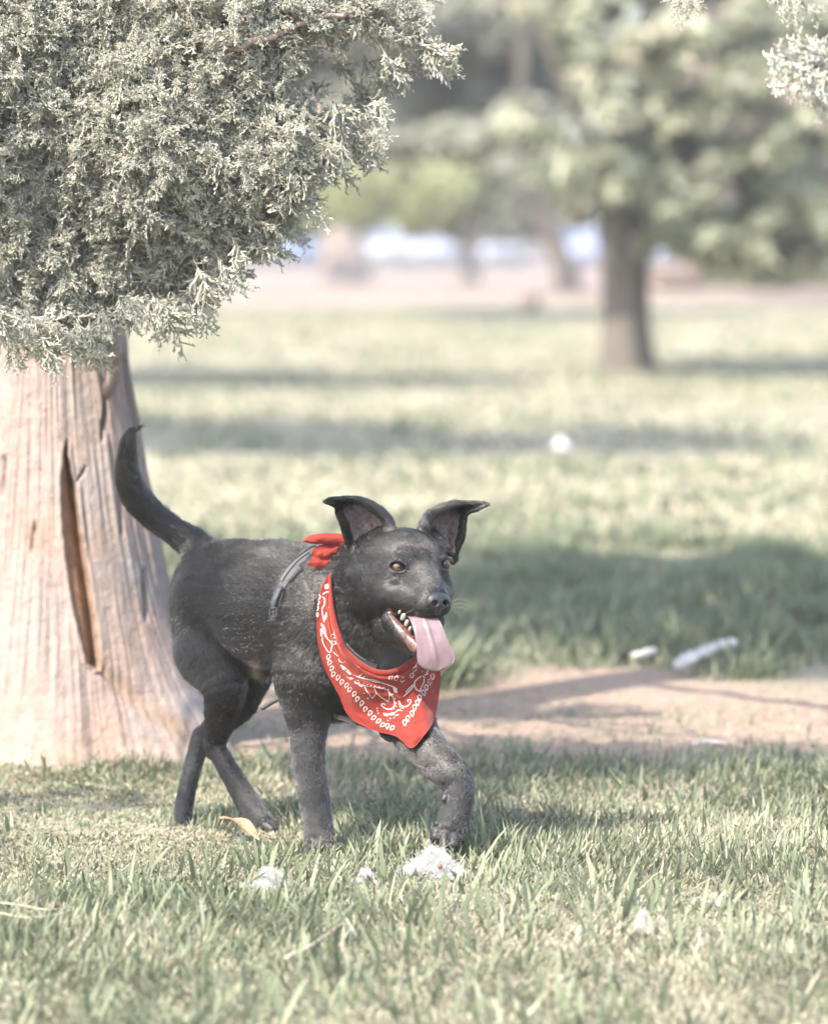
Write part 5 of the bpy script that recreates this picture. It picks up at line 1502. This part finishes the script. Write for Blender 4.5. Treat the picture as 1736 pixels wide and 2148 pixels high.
hc.points.foreach_set('position', DW(pts.reshape(-1, 3)).astype(np.float32).ravel())
rad = (np.tile(np.array([.00023, .00022, .00017, .00003]), (n, 1)) * np.where((pts[:, 0, 2] < -225) & (pts[:, 0, 1] < 1300), .62, 1.0)[:, None]).ravel().astype(np.float32)
ra = hc.attributes.get('radius') or hc.attributes.new('radius', 'FLOAT', 'POINT')
ra.data.foreach_set('value', rad)
ba = hc.attributes.new('brindle_and_sun', 'FLOAT', 'CURVE'); ba.data.foreach_set('value', br.astype(np.float32))
m_fur = bpy.data.materials.new('dog_coat'); m_fur.use_nodes = True
nt = m_fur.node_tree; nt.nodes.clear()
out = nd(nt, 'ShaderNodeOutputMaterial')
hb = nd(nt, 'ShaderNodeBsdfHairPrincipled'); hb.parametrization = 'COLOR'
at = nd(nt, 'ShaderNodeAttribute', attribute_name='brindle_and_sun')
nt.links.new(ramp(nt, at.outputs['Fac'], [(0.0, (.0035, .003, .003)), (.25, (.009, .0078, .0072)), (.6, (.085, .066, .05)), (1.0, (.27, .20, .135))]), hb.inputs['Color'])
hb.inputs['Roughness'].default_value = .15
hb.inputs['IOR'].default_value = 1.6
hb.inputs['Coat'].default_value = .5
hb.inputs['Radial Roughness'].default_value = .4
hb.inputs['Random Roughness'].default_value = .2
nt.links.new(hb.outputs[0], out.inputs[0])
hc.materials.append(m_fur)
fur = bpy.data.objects.new('fur', hc)
link(fur, body)
# whiskers
m_wh = plain_mat('whisker', (.35, .30, .26), .4)
for (a, c, e) in (((948, 1262, -372), (965, 1256, -385), (985, 1262, -390)), ((950, 1268, -372), (970, 1266, -385), (990, 1277, -388)), ((950, 1274, -370), (968, 1274, -380), (985, 1283, -382)), ((948, 1280, -370), (958, 1285, -376), (968, 1297, -378)),
                  ((868, 1278, -380), (852, 1286, -395), (838, 1302, -400)), ((876, 1284, -384), (868, 1296, -398), (860, 1312, -404))):
    V, F = tube_mesh(DW(spline([a, c, e], 10)), np.linspace(.00018, .00005, 10), 5); mk('whisker', V, F, m_wh, dog)
# ================================================================== CARS, far behind
m_tyre = plain_mat('tyre_rubber', (.02, .02, .021), .8)
m_glass = plain_mat('car_glass', (.10, .125, .19), .08, spec=.8, var=.05)
m_lamp = plain_mat('lamp_glass', (.55, .55, .58), .15, var=.05)
m_rim = plain_mat('alloy', (.35, .35, .36), .35, metal=.8)
m_trim = plain_mat('dark_trim', (.03, .03, .033), .5)
def car_paint(name, c): return plain_mat(name, c, .28, coat=1.0, var=.03)
def make_car(loc, label, paint, yaw=0.0):
    root = empty('car', loc, label, 'car', 'cars parked beyond the trees')
    R = np.array([[cos(yaw), -sin(yaw), 0], [sin(yaw), cos(yaw), 0], [0, 0, 1]])
    W_ = lambda p: np.asarray(p, float) @ R.T + np.asarray(loc, float)
    # body sections along the length (y from the nose back): half width, underside, shoulder height, bonnet/deck height
    ys = np.array([-2.15, -2.08, -1.9, -1.3, -.75, -.4, .5, 1.2, 1.7, 2.0, 2.12]); hw = np.array([.62, .76, .84, .88, .89, .89, .89, .88, .85, .78, .66])
    top = np.array([.62, .72, .80, .92, .98, 1.0, 1.02, 1.0, .98, .92, .70]); bot = np.array([.34, .26, .22, .2, .2, .2, .2, .2, .22, .28, .36])
    sec = []
    for y, w, t, b in zip(ys, hw, top, bot):
        prof = [(-w * .86, b), (-w, b + .12), (-w * 1.01, (b + t) / 2), (-w * .96, t - .07), (-w * .8, t), (0, t + .03), (w * .8, t), (w * .96, t - .07), (w * 1.01, (b + t) / 2), (w, b + .12), (w * .86, b), (0, b)]
        sec.append([(x, y, z) for x, z in prof])
    sec = np.array(sec); n, m = sec.shape[:2]
    i, j = np.meshgrid(np.arange(n - 1), np.arange(m), indexing='ij')
    F = np.stack([i * m + j, i * m + (j + 1) % m, (i + 1) * m + (j + 1) % m, (i + 1) * m + j], -1).reshape(-1, 4)
    tri = np.concatenate([np.stack([np.full(m - 2, 0), np.arange(1, m - 1), np.arange(2, m)], 1), (n - 1) * m + np.stack([np.full(m - 2, 0), np.arange(2, m), np.arange(1, m - 1)], 1)])
    mb = MB(); mb.add(W_(sec.reshape(-1, 3)), F); mb.add(W_(sec.reshape(-1, 3)), tri); body_ = mb.build('body', paint, root)
    # cabin: roof over raked pillars
    def hoop(y, w, z): return [(-w, y, z), (-w * .5, y, z + .03), (0, y, z + .04), (w * .5, y, z + .03), (w, y, z)]
    roof = np.array([hoop(-.42, .60, 1.40), hoop(0, .63, 1.46), hoop(.7, .62, 1.45), hoop(1.25, .57, 1.36)])
    th = .05
    V, F = shell(W_(roof.reshape(-1, 3)).reshape(roof.shape), th); mk('roof', V, F, paint, root)
    for s in (-1, 1):
        for a, b in (((.80 * s, -1.05, .97), (.60 * s, -.42, 1.40)), ((.82 * s, .35, 1.0), (.63 * s, .35, 1.45)), ((.76 * s, 1.72, .97), (.57 * s, 1.25, 1.36))):
            V, F = tube_mesh(W_([a, b]), .035, 6); mk('pillar', V, F, paint, root)
    def pane(name, q): V, F = shell(W_(np.array(q, float).reshape(-1, 3)).reshape(2, 2, 3), .012); mk(name, V, F, m_glass, root)
    pane('windscreen', [[(-.74, -1.02, .99), (.74, -1.02, .99)], [(-.56, -.45, 1.39), (.56, -.45, 1.39)]])
    pane('rear_window', [[(-.70, 1.68, .99), (.70, 1.68, .99)], [(-.53, 1.27, 1.36), (.53, 1.27, 1.36)]])
    for s in (-1, 1): pane('side_window', [[(.80 * s, -.90, 1.0), (.77 * s, 1.55, 1.0)], [(.615 * s, -.40, 1.39), (.58 * s, 1.2, 1.37)]])
    for s in (-1, 1):
        for y in (-1.33, 1.28):
            c = np.array([.80 * s, y, .32]); V, F = tube_mesh(W_([c - [.11 * s, 0, 0], c - [.09 * s, 0, 0], c + [.09 * s, 0, 0], c + [.11 * s, 0, 0]]), [.27, .32, .32, .27], 24); w = mk('wheel', V, F, m_tyre, root)
            V, F = tube_mesh(W_([c + [.10 * s, 0, 0], c + [.125 * s, 0, 0]]), [.2, .16], 16); mk('rim', V, F, m_rim, w)
        mb = MB(); mb.box(W_((.62 * s, -2.06, .64)), (.30, .10, .15), R, .03); mb.build('headlight', m_lamp, root)
    mb = MB(); mb.box(W_((0, -2.13, .50)), (.9, .06, .16), R, .02); mb.build('grille', m_trim, root)
    mb = MB(); mb.box(W_((0, -2.12, .33)), (1.3, .08, .1), R, .03); mb.build('bumper', m_trim, root)
    return root
YC = 150.0; zc = float(ground_z(YC))
for u, nm, c, lab, yw in ((500, 'white_paint', (.30, .30, .31), 'white car parked farthest left, half hidden by juniper sprays', .15), (632, 'blue_paint', (.10, .13, .24), 'dark blue car left of the thick pale trunk', -.1), (812, 'pearl_paint', (.30, .295, .315), 'white car just right of the thick pale trunk', .1),
                          (912, 'ice_paint', (.27, .285, .35), 'pale silver-blue car left of the thin broadleaf trunk', -.05), (1040, 'silver_paint', (.25, .26, .30), 'silver car between the broadleaf trunk and the leaning trunk', .1),
                          (1228, 'sky_paint', (.23, .26, .40), 'light blue car left of the nearest park trunk', .0), (1395, 'steel_paint', (.22, .25, .36), 'steel blue car right of the nearest park trunk', .1)):
    p = P(u, 0, YC); make_car((p[0], YC, zc), lab, car_paint(nm, c), yw)

# road the cars stand on
m_road = noise_mat('asphalt', [(.3, (.045, .045, .047)), (.7, (.07, .07, .072))], scale=3, rough=.9)
xs = np.linspace(-60, 60, 30); yy = np.array([142, 146, 154, 161])
X, Y = np.meshgrid(xs, yy, indexing='ij'); n1, n2 = X.shape
i, j = np.meshgrid(np.arange(n1 - 1), np.arange(n2 - 1), indexing='ij')
road = mk('road', np.stack([X, Y, ground_z(Y) + .045], -1).reshape(-1, 3), np.stack([i * n2 + j, (i + 1) * n2 + j, (i + 1) * n2 + j + 1, i * n2 + j + 1], -1).reshape(-1, 4), m_road)
tag(road, 'grey road the cars are parked along', 'road', kind='structure')

# ================================================================== SMALL THINGS ON THE LAWN
m_fluff, nt, b = mat_new('cotton_fluff')
b.inputs['Base Color'].default_value = (.50, .488, .47, 1); b.inputs['Roughness'].default_value = .9
def fluff(loc, size, n, label, seed, squash=.85, mat=None):
    r = np.random.default_rng(seed)
    root = empty('cotton_fluff', loc, label, 'fluff', 'tufts of cottonwood fluff')
    a = r.uniform(0, 2 * math.pi, n); f1, f2 = r.uniform(0, 6.28, 2)
    rr = np.clip(np.abs(r.normal(0, .52, n)), 0, 1.35) * (1 + .22 * np.sin(2 * a + f1) + .20 * np.sin(3 * a + f2))
    hgt = np.exp(-1.6 * rr ** 2) * (.75 + .5 * vnoise(np.cos(a) * rr * 2.5 + 9, np.sin(a) * rr * 2.5 + 9, seed))      # a loose low heap, wispy at the edge
    c = np.stack([rr * np.cos(a) * size[0], rr * np.sin(a) * size[1], (1.15 * size[2] * hgt * r.random(n) ** .7 - (squash > .9) * 0)], 1)
    d = unit(r.normal(size=(n, 3))); L = np.mean(size) * r.uniform(.2, .6, n) * np.where(r.random(n) < .10, 1.9, 1.0)
    k = r.normal(0, .45, (n, 3))
    pts = np.stack([c - d * L[:, None] / 2, c - d * L[:, None] / 6 + k * L[:, None] * .2, c + d * L[:, None] / 6 - k * L[:, None] * .2, c + d * L[:, None] / 2], 1)
    pts[..., 2] = np.abs(pts[..., 2]) + .002
    h = bpy.data.hair_curves.new('fibres'); h.add_curves([4] * n)
    h.points.foreach_set('position', (pts + np.array(loc)).astype(np.float32).ravel())
    a = h.attributes.get('radius') or h.attributes.new('radius', 'FLOAT', 'POINT'); a.data.foreach_set('value', np.full(4 * n, .00012, np.float32))
    h.materials.append(mat or m_fluff); link(bpy.data.objects.new('fibres', h), root)
    return root
def gpt(u, v): p = G(u, v); return p
f1 = fluff(gpt(906, 1838), (.050, .032, .034), 6800, 'largest tuft of white fluff, right under the raised forepaw', 1)
fluff(gpt(568, 1866), (.030, .022, .030), 2400, 'white fluff tuft at left, below the tan leaf', 2)
fluff(gpt(768, 1855), (.020, .015, .020), 1200, 'small white fluff tuft between the other two', 3)
fluff(gpt(1347, 1955), (.018, .014, .026), 1000, 'small white fluff tuft at right in the foreground', 4)
fluff(gpt(1176, 966) + np.array([0, 0, .055]), (.030, .030, .038), 8000, 'round white fluff ball far back on the lawn', 5, 1.0, plain_mat('bright_fluff', (.85, .84, .82), .9, var=.02))
fluff(gpt(1100, 2000 - 130), (.012, .012, .008), 260, 'faint wisp of fluff right of the raised paw', 6)
# seed caught in the big tuft
m_seed = plain_mat('seed_coat', (.16, .085, .07), .5)
s_ = gpt(918, 1838) + np.array([.003, -.030, .021])
mb = MB(); n1, n2 = 14, 10
th = np.linspace(0, math.pi, n2)[:, None]; ph = np.arange(n1)[None] * 2 * math.pi / n1
loc = np.stack([np.sin(th) * np.cos(ph) * .0042, np.sin(th) * np.sin(ph) * .0034, np.cos(th) * .0046 + 0 * ph], -1).reshape(-1, 3)
i, j = np.meshgrid(np.arange(n2 - 1), np.arange(n1), indexing='ij')
o = mk('seed', loc + s_, np.stack([i * n1 + j, i * n1 + (j + 1) % n1, (i + 1) * n1 + (j + 1) % n1, (i + 1) * n1 + j], -1).reshape(-1, 4), m_seed)
tag(o, 'small round brown seed caught in the largest fluff tuft', 'seed')
# fallen leaf
def leaf_obj(a, b_, width, mat, label, lift=.012, name='fallen_leaf'):
    a, b_ = np.array(a, float), np.array(b_, float); d = b_ - a; L = np.linalg.norm(d); t = d / L; s = unit(np.cross([0, 0, 1.0], t)); g = []
    for q in np.linspace(0, 1, 16):
        w = width * math.sin(math.pi * min(1, q * .96 + .03)) ** .8
        row = []
        for e in np.linspace(-1, 1, 7):
            row.append(a + d * q + s * w / 2 * e + np.array([0, 0, lift * math.sin(math.pi * q) + .08 * w * abs(e) + .002 * math.sin(9 * q + 3 * e)]))
        g.append(row)
    V, F = shell(np.array(g), .0006); o = mk(name, V, F, mat); return tag(o, label, 'leaf')
m_leaf_tan = noise_mat('dry_leaf', [(.3, (.22, .14, .08)), (.7, (.30, .21, .13))], scale=60, rough=.6)
A = gpt(462, 1752) + np.array([0, 0, .030]); B = gpt(545, 1785) + np.array([0, 0, .018])
leaf_obj(A, B, .026, m_leaf_tan, 'tan fallen leaf lying in the grass by the hind paw')
# twisted white scrap on the edge of the long grass
m_paper = noise_mat('paper_scrap', [(.3, (.32, .31, .30)), (.7, (.46, .45, .44))], scale=60, rough=.9, bump=.6, bscale=120, bdist=.004)
def scrap(pts, rad, label, seed):
    c = spline(pts, 30); r = np.random.default_rng(seed); T, N, B = frames(c); na = 14; th = np.arange(na) * 2 * math.pi / na
    R = np.interp(np.linspace(0, 1, 30), np.linspace(0, 1, len(rad)), rad)[:, None] * (1 + .45 * (r.random((30, na)) - .5))
    V = (c[:, None] + R[..., None] * (np.cos(th)[None, :, None] * N[:, None] + .55 * np.sin(th)[None, :, None] * B[:, None])).reshape(-1, 3)
    i, j = np.meshgrid(np.arange(29), np.arange(na), indexing='ij')
    F = np.stack([i * na + j, i * na + (j + 1) % na, (i + 1) * na + (j + 1) % na, (i + 1) * na + j], -1).reshape(-1, 4)
    V = np.concatenate([V, c[:1], c[-1:]]); q = np.arange(na)
    tri = np.concatenate([np.stack([np.full(na, 30 * na), (q + 1) % na, q], 1), np.stack([np.full(na, 30 * na + 1), 29 * na + q, 29 * na + (q + 1) % na], 1)])
    return tag(mk('paper_scrap', V, [F, tri], m_paper), label, 'paper scrap', 'white scraps in the long grass')
scrap([P(1418, 1398, 8.75), P(1450, 1378, 8.8), P(1490, 1362, 8.85), P(1520, 1352, 8.9), P(1546, 1350, 8.92)], [.012, .022, .016, .018, .022, .020], 'long twisted white scrap at the edge of the long grass', 3)
scrap([P(1322, 1376, 8.95), P(1345, 1372, 8.95), P(1370, 1366, 8.97)], [.010, .013, .015], 'short white scrap left of the long twisted one', 4)
scrap([P(1450, 1562, 7.62), P(1480, 1556, 7.62), P(1520, 1560, 7.62)], [.006, .009, .006], 'thin pale scrap on the shaded dirt behind the dog', 5)
# dry stalks at the left foreground
m_straw = plain_mat('straw', (.38, .33, .24), .7)
for k, L in enumerate(([(-15, 1892), (40, 1898), (100, 1908), (160, 1902)], [(0, 1915), (60, 1925), (120, 1918), (158, 1906)], [(600, 2010), (650, 1985), (700, 1950), (720, 1935)])):
    pts = [P(u, v, G(u, v + 45)[1]) for u, v in L]
    V, F = tube_mesh(spline(pts, 20), np.linspace(.0016, .0007, 20) if k < 2 else np.linspace(.003, .001, 20), 6)
    tag(mk('dry_stalk', V, F, m_straw), ['upper pale dry stalk at the left edge', 'lower pale dry stalk at the left edge', 'thick pale stalk lying across the foreground grass'][k], 'stalk')
# reddish stone far back on the dry strip
r = np.random.default_rng(2); n1, n2 = 20, 14
th = np.linspace(0, math.pi, n2)[:, None]; ph = np.arange(n1)[None] * 2 * math.pi / n1
loc = np.stack([np.sin(th) * np.cos(ph), np.sin(th) * np.sin(ph), np.cos(th) + 0 * ph], -1).reshape(-1, 3)
loc = loc * (1 + .25 * (fbm(loc[:, 0] * 2 + 5, loc[:, 1] * 2 + loc[:, 2] * 1.5, 3, 3) - .5))[:, None] * np.array([.13, .13, .15])
p = G(1110, 648); i, j = np.meshgrid(np.arange(n2 - 1), np.arange(n1), indexing='ij')
o = mk('stone', loc + p + np.array([0, 0, .09]), np.stack([i * n1 + j, i * n1 + (j + 1) % n1, (i + 1) * n1 + (j + 1) % n1, (i + 1) * n1 + j], -1).reshape(-1, 4), noise_mat('red_stone', [(.3, (.13, .095, .08)), (.7, (.22, .17, .145))], scale=20, rough=.9))
tag(o, 'reddish stone on the dry strip left of the nearest park tree', 'stone')

# ================================================================== HAZE: thin air added to lift the dark tones of the far view
hz = bpy.data.materials.new('tone_haze'); hz.use_nodes = True
nt = hz.node_tree; nt.nodes.clear()
o_ = nd(nt, 'ShaderNodeOutputMaterial'); pv = nd(nt, 'ShaderNodeVolumePrincipled')
pv.inputs['Color'].default_value = (.95, .93, .90, 1); pv.inputs['Density'].default_value = .0017; pv.inputs['Anisotropy'].default_value = .2
nt.links.new(pv.outputs[0], o_.inputs['Volume'])
V, F = box_mesh((240, 300, 24))
haze = mk('haze', V + np.array([0, 120, 9.0]), F, hz, None, smooth=False)
tag(haze, 'thin haze added to lift the dark tones of the far trees and cars', 'haze', kind='stuff')
